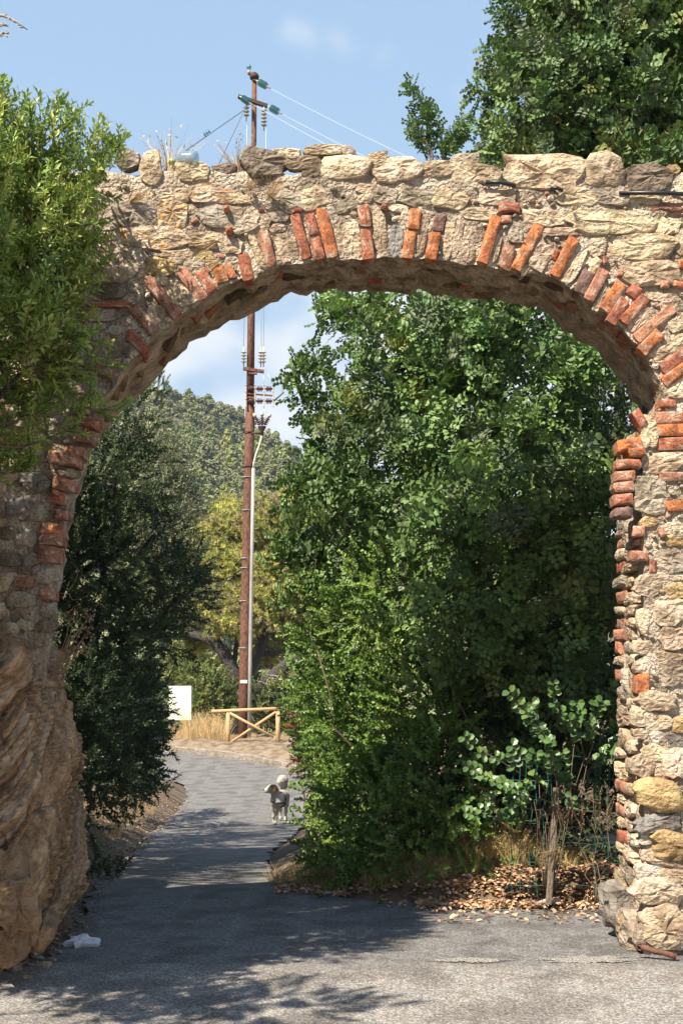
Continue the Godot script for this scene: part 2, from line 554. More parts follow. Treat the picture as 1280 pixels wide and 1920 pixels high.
# A rough block: outline in the x-y plane, its face towards +z. w, h, depth in metres.
func block(w: float, h: float, depth: float, proud: float, square: float, jag: float, col: Color, flat: bool, col2 := Color(0, 0, 0, 0)) -> ArrayMesh:
	var n := 8 if maxf(w, h) < 0.07 else (12 if maxf(w, h) < 0.16 else 16)
	if square >= 7.0:
		n = 12
	var ang := []
	var rad := []
	for k in n:
		if square >= 7.0:   # true corners, barely knocked off
			ang.append(PI / 2 * (k / 3) + PI / 4 + deg_to_rad([-4.0, 4.0, 45.0][k % 3]) + rnd(-0.02, 0.02))
		else:
			ang.append(TAU * (k + rnd(-0.25, 0.25)) / n)
		rad.append(1.0 + rnd(-jag, jag))
	if square >= 7.0 and rng.randf() < 0.5:   # a chipped corner
		var kc := (rng.randi() % 4) * 3
		rad[kc] *= 0.88
		rad[(kc + 1) % n] *= 0.86
	if square < 7.0:   # knock off a corner or two, and flatten a side
		for c0 in 2:
			var kk := rng.randi() % n
			rad[kk] *= rnd(0.80, 0.93)
			rad[(kk + 1) % n] *= rnd(0.9, 1.0)
	var skew := rnd(-0.18, 0.18) if square < 7.0 else 0.0
	var taper := rnd(-0.16, 0.16) if square < 7.0 else rnd(-0.03, 0.03)
	# rings: scale of outline, z, random z
	var rough := minf(w, h) * (0.05 if square < 7.0 else 0.02)
	var rings := [[0.94, -depth, 0.0], [1.0, proud * 0.25, 0.004], [0.955 if square < 7.0 else 0.985, proud * 0.8, rough * 0.4], [0.66, proud, rough], [0.3, proud * 1.08, rough]]
	if n == 8:
		rings.remove_at(3)
	var p := []
	for r in rings:
		var row := []
		for k in n:
			var c := cos(ang[k])
			var s := sin(ang[k])
			var m := pow(pow(absf(c), maxf(square, 3.0) if square < 7.0 else 30.0) + pow(absf(s), maxf(square, 3.0) if square < 7.0 else 30.0), -1.0 / (square if square < 7.0 else 30.0))
			var u: float = c * m * rad[k] * r[0] + rnd(-0.025, 0.025)
			var v: float = s * m * rad[k] * r[0] + rnd(-0.025, 0.025)
			u += skew * v
			v *= 1.0 + taper * u
			row.append(Vector3(u * w / 2, v * h / 2, r[1] + rnd(-1, 1) * r[2]))
		row.append(row[0])
		p.append(row)
	var st := ST(flat)
	var pick := []
	for i in p.size():
		var row := []
		for k in n + 1:
			var t := rnd(0.86, 1.1)
			row.append(Color(col.r * t, col.g * t, col.b * t) if col2.a == 0.0 or rng.randf() > col2.a else Color(col2.r, col2.g, col2.b))
		row[n] = row[0]
		pick.append(row)
	for i in p.size() - 1:
		for k in n:
			var q := [[i, k], [i + 1, k + 1], [i, k + 1], [i, k], [i + 1, k], [i + 1, k + 1]]
			for e in q:
				st.set_color(pick[e[0]][e[1]])
				st.add_vertex(p[e[0]][e[1]])
	var last: int = p.size() - 1
	var mid := Vector3(rnd(-0.1, 0.1) * w, rnd(-0.1, 0.1) * h, proud * 1.08 + rnd(-0.6, 0.6) * rough)
	for k in n:
		st.set_color(pick[last][k]); st.add_vertex(p[last][k])
		st.set_color(col); st.add_vertex(mid)
		st.set_color(pick[last][k + 1]); st.add_vertex(p[last][k + 1])
	return done(st)

func tone(t: String) -> Color:
	var c: Color = tones[t]
	var v := rnd(0.88, 1.1)
	return Color(c.r * v, c.g * v * rnd(0.97, 1.03), c.b * v * rnd(0.95, 1.05))

# a stone of the face: centre, width, height in photo pixels, turn in degrees
func s(cx: float, cy: float, w: float, h: float, rot := 0.0, t := "tan", extra := 0.0) -> void:
	taken.append([cx, cy, w, h, rot])
	var lich := Color(0.62, 0.30, 0.03, 0.16) if t == "lichen" else Color(0, 0, 0, 0)
	var c := tone("cream" if t == "lichen" else t)
	var proud := clampf(minf(w, h) / 320.0 * 0.13, 0.010, 0.024) + extra * 0.7
	var sq := 3.2 if rng.randf() < 0.6 else 5.0
	var m := block((w * 1.04) / 320.0, (h * 1.06) / 320.0, 0.07, proud, sq, 0.13, c, rng.randf() < 0.92, lich)
	var o := mesh_node("stone", m, M.stone, arch)
	var b := Basis(Vector3(0, 0, 1), deg_to_rad(-rot)) * Basis.from_euler(Vector3(rnd(-0.10, 0.10), rnd(-0.10, 0.10), 0))
	o.transform = Transform3D(b, W(cx, cy, 0.0) - arch.position)

# a brick of the face: from (x1, y1) to (x2, y2), thickness th
func b(x1: float, y1: float, x2: float, y2: float, th: float, t := "red", extra := 0.0) -> void:
	var d := Vector2(x2 - x1, y2 - y1)
	var cx := (x1 + x2) / 2
	var cy := (y1 + y2) / 2
	var rot := rad_to_deg(d.angle())
	taken.append([cx, cy, d.length(), th, rot])
	var lich := Color(0.55, 0.47, 0.40, 0.14 if t != "purple" else 0.0)
	var m := block(d.length() / 320.0, th * 1.06 / 320.0, 0.11, rnd(0.020, 0.034) + extra, 12.0, 0.02, tone(t), true, lich)
	var o := mesh_node("brick", m, M.brick, arch)
	o.transform = Transform3D(Basis(Vector3(0, 0, 1), deg_to_rad(-rot)) * Basis.from_euler(Vector3(rnd(-0.05, 0.05), rnd(-0.05, 0.05), 0)), W(cx, cy) - arch.position)

# a stone of the right reveal: the face looks left; cx, w as seen in the photo
func rv(cx: float, cy: float, w: float, h: float, t := "tan") -> void:
	var dep := clampf((1207.0 - cx) / 44.0, 0.02, 1.0) * (Z1 - Z0)
	var len := w / 44.0 * (Z1 - Z0)
	var isb := t in ["red", "orange", "pink", "brown"]
	var sc := 320.0 * Z0 / (Z0 + dep)
	var m := block(len, h * 1.08 / sc, 0.08, rnd(0.02, 0.045), 9.0 if isb else 4.0, 0.05 if isb else 0.11, tone(t), rng.randf() < 0.6)
	var o := mesh_node("brick" if isb else "stone", m, M.brick if isb else M.stone, arch)
	var y := CH + (HZ - cy) / sc
	o.transform = Transform3D(Basis(Vector3.UP, -PI / 2) * Basis.from_euler(Vector3(rnd(-0.08, 0.08), rnd(-0.08, 0.08), rnd(-0.06, 0.06))), Vector3(1.765, y, -Z0 - dep) - arch.position)

func resample(pts: Array, n: int) -> Array:
	var total := 0.0
	for i in pts.size() - 1:
		total += pts[i].distance_to(pts[i + 1])
	var out := []
	var i := 0
	var run := 0.0
	for k in n + 1:
		var want := total * k / n
		while i < pts.size() - 2 and run + pts[i].distance_to(pts[i + 1]) < want:
			run += pts[i].distance_to(pts[i + 1])
			i += 1
		var t: float = (want - run) / maxf(pts[i].distance_to(pts[i + 1]), 1e-6)
		out.append([i + clampf(t, 0, 1)])
	return out

func along(pts: Array, t: float) -> Vector2:
	var i := mini(int(t), pts.size() - 2)
	return pts[i].lerp(pts[i + 1], t - i)

func build_arch() -> void:
	arch = thing("stone_arch", "old rubble stone and brick archway spanning the narrow road", "archway", Vector3(0.1, 0, -7.8))
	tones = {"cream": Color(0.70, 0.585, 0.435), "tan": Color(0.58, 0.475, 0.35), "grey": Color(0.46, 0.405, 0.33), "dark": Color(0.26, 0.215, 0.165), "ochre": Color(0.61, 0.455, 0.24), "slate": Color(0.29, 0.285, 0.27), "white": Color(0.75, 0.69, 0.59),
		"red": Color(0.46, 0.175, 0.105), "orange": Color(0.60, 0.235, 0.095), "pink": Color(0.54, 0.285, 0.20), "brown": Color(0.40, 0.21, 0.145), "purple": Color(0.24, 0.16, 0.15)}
	# inner edge of the opening and the outer edge of the masonry, point for point
	var inn := [Vector2(-60, 1830), Vector2(90, 1165), Vector2(112, 1000), Vector2(140, 888), Vector2(166, 800), Vector2(200, 740), Vector2(255, 668), Vector2(300, 620), Vector2(343, 589), Vector2(400, 548), Vector2(450, 525), Vector2(516, 500)]
	inn += [Vector2(600, 487), Vector2(690, 484), Vector2(800, 485), Vector2(890, 496), Vector2(965, 508), Vector2(1037, 520), Vector2(1090, 556), Vector2(1140, 594), Vector2(1172, 620), Vector2(1205, 662), Vector2(1230, 705), Vector2(1246, 741)]
	inn += [Vector2(1232, 772), Vector2(1204, 800), Vector2(1200, 955), Vector2(1206, 1000), Vector2(1207, 1600), Vector2(1207, 1830)]
	var outp := [Vector2(-420, 1830), Vector2(-420, 1200), Vector2(-420, 1060), Vector2(-420, 960), Vector2(-420, 840), Vector2(-420, 700), Vector2(-400, 520), Vector2(-300, 322), Vector2(-60, 322), Vector2(180, 322), Vector2(330, 322), Vector2(470, 322)]
	outp += [Vector2(590, 322), Vector2(690, 322), Vector2(810, 322), Vector2(920, 322), Vector2(1030, 322), Vector2(1150, 322), Vector2(1280, 322), Vector2(1420, 322), Vector2(1560, 322), Vector2(1690, 400), Vector2(1700, 560), Vector2(1700, 700)]
	outp += [Vector2(1700, 770), Vector2(1700, 840), Vector2(1700, 960), Vector2(1700, 1020), Vector2(1700, 1600), Vector2(1700, 1830)]
	for v in inn: wall_poly.append(v)
	for i in range(outp.size() - 1, -1, -1): wall_poly.append(outp[i])
	var ts := resample(inn, 230)
	var rows := 34
	var front := []
	var edge := []
	var far_edge := []
	for k in ts.size():
		var t: float = ts[k][0]
		var a := along(inn, t)
		var o := along(outp, t)
		var dir := (o - a).normalized()
		# the edge is broken and uneven
		a += dir * (n_fine.get_noise_2d(a.x * 0.004, a.y * 0.004) * 7.0)
		var row := []
		for j in rows + 1:
			var q := a.lerp(o, pow(float(j) / rows, 1.25))
			var p := W(q.x, q.y)
			var dz := n_fine.get_noise_3d(p.x, p.y, 0.0) * 0.022 + n_mid.get_noise_2d(p.x * 2.0, p.y * 2.0) * 0.018 + 0.000
			if j == rows:
				p.y += n_mid.get_noise_2d(p.x * 3.0, 5.0) * 0.05 if absf(o.y - 322) < 4 else 0.0
			row.append(p + Vector3(0, 0, dz))
		front.append(row)
		edge.append(row[0])
		var pb := W(along(inn, t).x, along(inn, t).y)
		var dv := Vector3(dir.x, -dir.y, 0)
		pb += dv * (n_fine.get_noise_2d(pb.x * 0.9 + 3.0, pb.y * 0.9) * 0.035 + n_mid.get_noise_2d(pb.x * 1.5, pb.y * 1.5 + 8.0) * 0.03)
		pb.z = -Z1
		if t < 6.0:   # the left jamb leans: its far edge stands further left
			var k2 := 1.0 - smoothstep(4.0, 6.0, t)
			pb.x -= k2 * 0.10
		far_edge.append(pb)
	var st := ST()
	grid(st, front)
	# back, top and ends
	var back := []
	for k in ts.size():
		var t: float = ts[k][0]
		var o := W(along(outp, t).x, along(outp, t).y)
		o.z = -Z1
		var row := []
		for j in 7:
			row.append(far_edge[k].lerp(o, j / 6.0))
		row.reverse()
		back.append(row)
	grid(st, back)
	var rim := []
	for k in ts.size():
		var row := []
		for j in 7:
			var p: Vector3 = front[k][rows].lerp(back[k][0], j / 6.0)
			p.y += n_fine.get_noise_2d(p.x, p.z) * 0.04 * sin(PI * j / 6.0) + 0.03 * sin(PI * j / 6.0)
			row.append(p)
		rim.append(row)
	grid(st, rim)
	var core := build("mortar", st, M.mortar, arch)
	core.position = -arch.position
	# underside of the vault and the two jambs, with their own rough plaster
	for seg in [["jamb", 0, 66, "mortar"], ["soffit", 66, 164, "soffit"], ["jamb", 164, 230, "mortar"]]:
		var s2 := ST()
		var p2 := []
		for k in range(seg[1], seg[2] + 1):
			var e0: Vector3 = edge[k]
			var e1: Vector3 = far_edge[k]
			var t: float = ts[k][0]
			var dir := (along(outp, t) - along(inn, t)).normalized()
			var dv := Vector3(dir.x, -dir.y, 0)
			var row := []
			for j in 17:
				var u := j / 16.0
				var p := e0.lerp(e1, u)
				var w := sin(PI * u)
				p += dv * w * (n_fine.get_noise_3d(p.x, p.y, p.z) * 0.035 + n_mid.get_noise_3d(p.x * 1.6, p.y * 1.6, p.z * 1.6) * 0.06)
				row.append(p)
			row.reverse()
			p2.append(row)
		grid(s2, p2)
		build(seg[0], s2, M[seg[3]], arch).position = -arch.position
	lay_bricks()
	lay_stones()
	# narrow stones on edge close the ring between the bricks
	for k in range(40, 178):
		var t: float = ts[k][0]
		var a := along(inn, t)
		var dir := (along(outp, t) - a).normalized()
		var ln := rnd(52, 84)
		var th := rnd(13, 20)
		var ok := true
		for f in [0.12, 0.5, 0.85]:
			var q: Vector2 = a + dir * ln * f
			ok = ok and is_free(q.x, q.y, th * 0.40)
		if ok:
			var c := a + dir * (ln * 0.5 + 1.0)
			s(c.x, c.y, ln, th, rad_to_deg(dir.angle()), ["cream", "tan", "tan", "grey", "white"][rng.randi() % 5], 0.018)
	lay_fill()
	# brick ends and stones that show in the underside
	for k in range(68, 163, 2):
		var t: float = ts[k][0]
		var dir := (along(outp, t) - along(inn, t)).normalized()
		var nrm := -Vector3(dir.x, -dir.y, 0)
		var u := rnd(0.12, 0.85)
		var p: Vector3 = edge[k].lerp(far_edge[k], u)
		var isb := rng.randf() < 0.5
		var m := block(rnd(0.05, 0.11) if isb else rnd(0.08, 0.2), rnd(0.06, 0.14), 0.05, rnd(0.006, 0.018), 9.0 if isb else 3.5, 0.08, tone(["brown", "red"][rng.randi() % 2]) if isb else tone(["grey", "tan", "dark"][rng.randi() % 3]), true)
		var o := mesh_node("brick" if isb else "stone", m, M.brick if isb else M.soffit, arch)
		var zb := nrm
		var yb := Vector3(0, 0, -1)
		var xb := yb.cross(zb).normalized()
		o.transform = Transform3D(Basis(xb, yb, zb), p - nrm * 0.004 - arch.position)

func lay_bricks() -> void:
	b(552,403,575,486,18,"red"); b(580,403,588,442,18,"red"); b(590,447,600,488,19,"red"); b(602,392,623,485,21,"orange")
	b(680,386,685,428,21,"red"); b(685,431,690,488,21,"red"); b(779,394,774,432,20,"orange"); b(769,435,762,486,20,"orange")
	b(826,401,819,434,20,"purple"); b(815,437,806,488,21,"orange"); b(493,437,511,501,19,"pink"); b(456,478,466,527,20,"red")
	b(427,498,438,524,14,"orange"); b(408,500,419,532,22,"orange"); b(375,508,399,548,21,"red"); b(338,505,381,564,21,"pink")
	b(276,523,334,594,21,"brown"); b(249,572,293,625,21,"brown"); b(241,624,277,662,20,"red"); b(165,569,247,572,11,"red")
	b(930,407,902,496,20,"orange"); b(933,392,973,392,18,"red"); b(937,413,957,413,14,"pink"); b(953,461,945,508,21,"brown")
	b(1009,423,988,466,20,"orange"); b(988,464,965,508,20,"orange"); b(1042,469,1035,488,11,"red"); b(1075,447,1038,520,20,"orange")
	b(1102,509,1084,551,21,"purple"); b(1131,507,1100,565,20,"pink"); b(1131,482,1133,498,8,"red"); b(1154,513,1167,513,13,"pink")
	b(1164,530,1130,583,21,"orange"); b(1178,540,1196,554,22,"red"); b(1171,561,1142,606,21,"red"); b(1209,557,1166,606,20,"red")
	b(1260,578,1190,637,20,"pink"); b(1236,624,1200,661,22,"orange"); b(1290,656,1238,694,21,"red"); b(1292,683,1241,719,21,"orange")
	b(1275,488,1275,505,10,"orange"); b(1260,533,1282,539,12,"orange"); b(1236,535,1252,535,13,"pink"); b(1235,757,1264,759,15,"red")
	b(1188,770,1206,798,16,"red"); b(1228,785,1286,783,22,"pink"); b(1230,808,1288,806,22,"orange"); b(1233,833,1290,831,22,"red")
	b(1154,839,1200,831,21,"orange",0.02); b(1174,852,1206,848,17,"orange",0.02); b(1152,872,1200,871,17,"red",0.02); b(1149,895,1188,893,19,"pink",0.02)
	b(1148,916,1186,912,19,"pink",0.02); b(1148,939,1184,936,20,"red",0.02); b(1149,961,1182,963,18,"purple",0.02); b(1234,894,1290,894,17,"brown")
	b(1246,950,1290,948,19,"orange"); b(1184,996,1207,996,18,"pink"); b(1180,1042,1213,1043,18,"pink"); b(1222,1050,1221,1074,12,"red")
	b(1190,1281,1215,1282,36,"orange"); b(1233,1002,1244,996,16,"pink")
	# left pier, in the shade
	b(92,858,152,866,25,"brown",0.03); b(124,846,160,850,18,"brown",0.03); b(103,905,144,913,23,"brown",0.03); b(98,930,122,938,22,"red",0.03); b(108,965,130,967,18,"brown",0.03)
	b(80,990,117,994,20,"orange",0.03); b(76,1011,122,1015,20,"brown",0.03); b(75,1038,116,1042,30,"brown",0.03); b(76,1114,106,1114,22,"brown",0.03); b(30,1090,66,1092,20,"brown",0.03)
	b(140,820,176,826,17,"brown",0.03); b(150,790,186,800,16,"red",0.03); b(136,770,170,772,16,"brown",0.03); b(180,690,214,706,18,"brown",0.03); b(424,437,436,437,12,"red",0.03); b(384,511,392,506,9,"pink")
	b(715,390,725,394,9,"red",0.03); b(421,396,431,396,8,"orange",0.03); b(548,398,566,396,8,"red")

func lay_stones() -> void:
	# crest, from the left
	s(240,298,46,38,0,"grey"); s(282,316,46,60,-3,"tan"); s(363,320,64,38,2,"cream"); s(420,316,50,20,0,"dark"); s(497,306,86,50,3,"dark")
	s(537,286,54,16,2,"cream"); s(606,280,70,20,0,"tan"); s(654,283,28,20,10,"grey"); s(568,305,74,25,3,"tan"); s(645,314,104,46,0,"cream")
	s(582,325,32,15,5,"dark"); s(709,294,40,17,-12,"lichen"); s(709,309,40,18,-10,"tan"); s(740,318,92,46,-8,"cream"); s(815,317,74,28,-3,"tan")
	s(888,327,94,42,0,"cream"); s(870,300,54,24,0,"grey"); s(970,319,40,20,0,"tan"); s(1014,326,146,66,4,"cream"); s(1089,312,30,25,0,"cream")
	s(1132,322,74,70,8,"tan"); s(1216,334,82,52,2,"dark"); s(1261,318,25,19,0,"ochre"); s(1280,350,34,44,0,"cream")
	# second and third courses
	s(329,367,62,26,0,"tan"); s(398,364,78,36,-2,"lichen"); s(202,384,32,26,0,"grey"); s(155,408,46,48,15,"grey"); s(198,411,44,42,-8,"grey")
	s(254,402,84,50,5,"grey"); s(324,404,56,52,5,"lichen"); s(353,393,30,17,-6,"tan"); s(290,446,128,40,3,"lichen"); s(202,441,42,20,0,"grey")
	s(413,408,78,44,3,"grey"); s(386,452,74,32,0,"tan"); s(215,495,88,64,4,"tan"); s(328,478,62,15,3,"tan"); s(301,500,58,34,0,"ochre")
	s(331,490,26,15,0,"grey"); s(363,500,38,30,10,"grey"); s(386,481,34,22,0,"ochre"); s(339,556,52,36,35,"cream"); s(302,526,30,16,15,"cream")
	s(202,543,80,34,0,"dark"); s(192,591,58,22,-4,"grey"); s(185,614,32,16,0,"grey"); s(215,619,32,16,4,"grey"); s(168,633,26,22,-30,"grey")
	s(292,588,38,34,40,"tan"); s(228,657,52,34,8,"grey"); s(150,660,40,30,0,"grey"); s(454,421,62,36,-6,"grey"); s(530,379,70,46,5,"grey")
	s(440,373,62,22,0,"tan"); s(427,401,58,24,-4,"tan"); s(527,408,36,18,-4,"grey"); s(489,418,36,34,10,"tan"); s(523,428,30,18,0,"tan")
	s(437,462,34,30,10,"tan"); s(529,466,22,56,-15,"tan"); s(549,462,17,56,-12,"tan"); s(623,401,14,36,-20,"grey"); s(634,452,15,56,-8,"tan")
	s(659,450,38,64,-4,"cream"); s(712,433,26,92,-5,"tan"); s(747,391,34,15,5,"cream"); s(759,408,18,26,10,"cream"); s(742,452,28,58,8,"slate")
	s(791,436,17,84,10,"tan"); s(841,446,18,76,9,"tan"); s(858,448,16,74,10,"tan"); s(588,373,56,40,-22,"tan"); s(649,386,46,28,-32,"dark")
	s(686,355,38,20,4,"tan"); s(683,373,28,20,-20,"cream"); s(722,367,50,30,4,"grey"); s(781,370,70,34,3,"grey"); s(843,372,66,40,4,"cream")
	s(895,401,72,24,3,"cream"); s(931,372,70,30,-3,"tan"); s(879,460,30,60,12,"tan"); s(926,468,20,58,15,"tan"); s(967,436,30,40,20,"grey")
	s(1012,482,46,54,30,"tan"); s(1022,409,84,32,2,"cream"); s(1080,369,76,38,4,"tan"); s(1034,419,46,10,4,"dark"); s(1147,418,176,46,3,"cream")
	s(1060,435,94,16,2,"tan"); s(1142,367,70,36,4,"grey"); s(1205,374,60,20,6,"cream"); s(1252,426,42,36,0,"cream"); s(1206,463,126,48,2,"cream")
	s(1118,464,36,34,5,"cream"); s(1113,500,22,34,30,"cream"); s(1074,500,26,80,27,"cream"); s(1220,515,112,50,2,"tan"); s(1257,563,34,26,0,"cream")
	s(1199,598,20,62,40,"tan"); s(1254,658,30,66,56,"cream"); s(1124,561,15,52,30,"tan"); s(1268,604,40,34,-40,"tan"); s(1237,388,76,16,2,"brown")
	s(1275,455,30,46,0,"tan"); s(985,500,14,40,28,"cream"); s(1229,556,40,16,6,"tan"); s(1272,640,30,30,0,"cream"); s(470,503,20,44,-25,"tan")
	s(1270,730,40,34,-20,"cream"); s(1262,770,32,16,0,"white")
	# right pier
	s(1216,812,36,62,0,"cream"); s(1244,868,70,38,-6,"cream"); s(1216,930,62,70,5,"grey"); s(1216,978,34,18,0,"ochre"); s(1260,990,40,22,4,"cream"); s(1264,1014,38,22,-3,"ochre")
	s(1255,1052,56,46,2,"grey"); s(1250,1080,70,15,2,"tan"); s(1213,1100,46,40,8,"tan"); s(1265,1108,40,30,-10,"ochre"); s(1253,1150,58,50,4,"cream"); s(1206,1165,26,46,-4,"cream"); s(1262,1196,54,44,-5,"tan")
	s(1208,1214,42,26,0,"tan"); s(1250,1236,58,30,2,"tan"); s(1205,1247,30,32,12,"cream"); s(1259,1267,50,44,0,"grey"); s(1240,1292,16,26,0,"dark")
	s(1228,1315,72,38,3,"tan",0.03); s(1204,1344,44,36,3,"cream",0.01); s(1232,1353,50,34,5,"cream"); s(1272,1358,36,28,0,"ochre"); s(1264,1391,46,26,12,"slate"); s(1232,1386,30,30,0,"white")
	s(1200,1376,28,20,0,"tan"); s(1226,1412,50,30,8,"tan"); s(1203,1436,44,42,25,"tan"); s(1264,1430,52,56,-4,"cream",0.02); s(1240,1452,30,30,0,"cream")
	s(1234,1490,92,56,16,"ochre",0.045); s(1233,1542,94,34,-10,"slate",0.03); s(1254,1585,76,50,8,"ochre",0.05); s(1251,1612,78,30,10,"tan",0.03)
	s(1212,1572,26,24,0,"white"); s(1214,1604,28,22,0,"cream"); s(1216,1632,50,26,-12,"white",0.02); s(1258,1640,60,30,4,"tan",0.02); s(1234,1668,100,50,6,"cream",0.05)
	s(1247,1735,94,82,0,"tan",0.06); s(1208,1720,26,22,0,"grey",0.02); s(1207,1755,38,46,30,"grey",0.03)
	# left pier
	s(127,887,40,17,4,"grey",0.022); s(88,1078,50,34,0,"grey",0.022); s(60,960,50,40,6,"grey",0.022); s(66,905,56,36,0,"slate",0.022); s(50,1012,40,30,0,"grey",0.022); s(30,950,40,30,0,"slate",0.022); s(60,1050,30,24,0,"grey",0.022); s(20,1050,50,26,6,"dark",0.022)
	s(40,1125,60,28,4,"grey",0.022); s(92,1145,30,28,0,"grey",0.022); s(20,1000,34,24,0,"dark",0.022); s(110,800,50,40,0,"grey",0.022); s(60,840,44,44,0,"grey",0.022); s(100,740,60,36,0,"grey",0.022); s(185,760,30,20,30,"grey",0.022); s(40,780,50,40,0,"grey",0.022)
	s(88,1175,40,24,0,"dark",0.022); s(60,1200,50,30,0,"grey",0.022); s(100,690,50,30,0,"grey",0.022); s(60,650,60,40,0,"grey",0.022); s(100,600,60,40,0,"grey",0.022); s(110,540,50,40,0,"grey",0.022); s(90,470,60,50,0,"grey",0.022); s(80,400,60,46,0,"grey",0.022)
	# reveal of the right pier
	rv(1172,984,16,26,"grey"); rv(1171,1000,20,14,"tan"); rv(1173,1018,20,15,"pink"); rv(1172,1040,16,20,"cream"); rv(1170,1064,14,18,"red"); rv(1188,1064,22,16,"tan"); rv(1174,1091,24,20,"grey"); rv(1194,1020,18,15,"tan")
	rv(1176,1120,22,22,"brown"); rv(1173,1144,18,14,"tan"); rv(1173,1167,15,17,"pink"); rv(1174,1190,22,20,"pink"); rv(1170,1214,10,24,"pink"); rv(1186,1214,18,22,"grey"); rv(1173,1238,20,18,"tan"); rv(1169,1266,14,20,"pink")
	rv(1181,1274,10,40,"white"); rv(1178,1300,20,24,"grey"); rv(1178,1343,26,34,"tan"); rv(1174,1382,18,32,"tan"); rv(1190,1400,20,24,"tan"); rv(1168,1412,14,18,"cream"); rv(1174,1447,20,32,"cream"); rv(1174,1473,20,20,"pink")
	rv(1190,1480,18,22,"cream"); rv(1170,1497,14,18,"cream"); rv(1170,1518,16,18,"pink"); rv(1187,1518,18,26,"cream"); rv(1170,1542,14,18,"cream"); rv(1187,1546,18,20,"tan"); rv(1174,1569,16,22,"red"); rv(1191,1572,20,26,"white")
	rv(1172,1588,16,14,"cream"); rv(1190,1606,20,20,"cream"); rv(1176,1612,20,24,"tan"); rv(1186,1640,30,30,"grey"); rv(1168,1648,18,34,"tan"); rv(1190,1122,16,22,"cream"); rv(1191,1146,18,20,"tan"); rv(1192,1168,16,18,"cream")
	rv(1189,1192,16,20,"tan"); rv(1193,1238,16,20,"cream"); rv(1196,1300,16,20,"tan"); rv(1196,1320,22,20,"cream"); rv(1192,1434,16,26,"tan"); rv(1186,990,14,20,"tan"); rv(1192,1044,20,18,"pink"); rv(1190,1093,14,18,"tan")
	# big base stones that stick out of the reveal
	var m := block(0.30, 0.30, 0.2, 0.10, 4.0, 0.12, tone("slate"), true)
	var o := mesh_node("stone", m, M.stone, arch)
	o.transform = Transform3D(Basis(Vector3.UP, -PI / 2 + 0.2), Vector3(1.74, 0.2, -8.0) - arch.position)
	m = block(0.34, 0.24, 0.2, 0.06, 4.0, 0.12, tone("grey"), true)
	o = mesh_node("stone", m, M.stone, arch)
	o.transform = Transform3D(Basis(Vector3.UP, -PI / 2), Vector3(1.74, 0.1, -7.72) - arch.position)

func is_free(x: float, y: float, r: float) -> bool:
	for q in taken:
		var d := Vector2(x - q[0], y - q[1]).rotated(-deg_to_rad(q[4]))
		if absf(d.x) < q[2] * 0.5 + r and absf(d.y) < q[3] * 0.5 + r:
			return false
	return Geometry2D.is_point_in_polygon(Vector2(x, y), wall_poly)

func lay_fill() -> void:
	# stones beyond the frame and under the shrub, laid where there is room
	var keys := ["cream", "tan", "grey", "tan", "ochre"]
	for i in 900:
		var x := rnd(1290, 1500) if rng.randf() < 0.25 else rnd(-20, 150)
		var y := rnd(370, 1760) if x > 1000 else rnd(640, 1260)
		var r := rnd(12, 30)
		if is_free(x, y, r * 0.8) and arch.get_child_count() < 400:
			s(x, y, r * rnd(2.0, 3.2), r * 1.5, rnd(-8, 8), keys[rng.randi() % 5], 0.0 if x > 1000 else 0.015)
	# small packing stones and brick chips between the big ones: one part
	var st := ST(true)
	var count := 0
	for i in 9000:
		var x := rnd(120, 1300)
		var y := rnd(350, 1770)
		if x > 150 and x < 1150 and y > 650:
			continue
		var r := rnd(2.5, 8.0)
		if not is_free(x, y, r * 0.72):
			continue
		taken.append([x, y, r * 2, r * 1.5, 0.0])
		var k := rng.randf()
		var c := tone("pink") if k < 0.08 else tone(["cream", "tan", "white", "grey"][rng.randi() % 4])
		var m := block(r * 2.0 / 320.0, r * 1.35 / 320.0, 0.03, 0.02, 3.5, 0.14, c, true)
		st.append_from(m, 0, Transform3D(Basis(Vector3(0, 0, 1), rnd(-0.6, 0.6)), W(x, y, 0.0)))
		count += 1
		if count > 420:
			break
	var o := mesh_node("packing_stones", st.commit(), M.stone, arch)
	o.position = -arch.position
	o.set_meta("kind", "stuff")

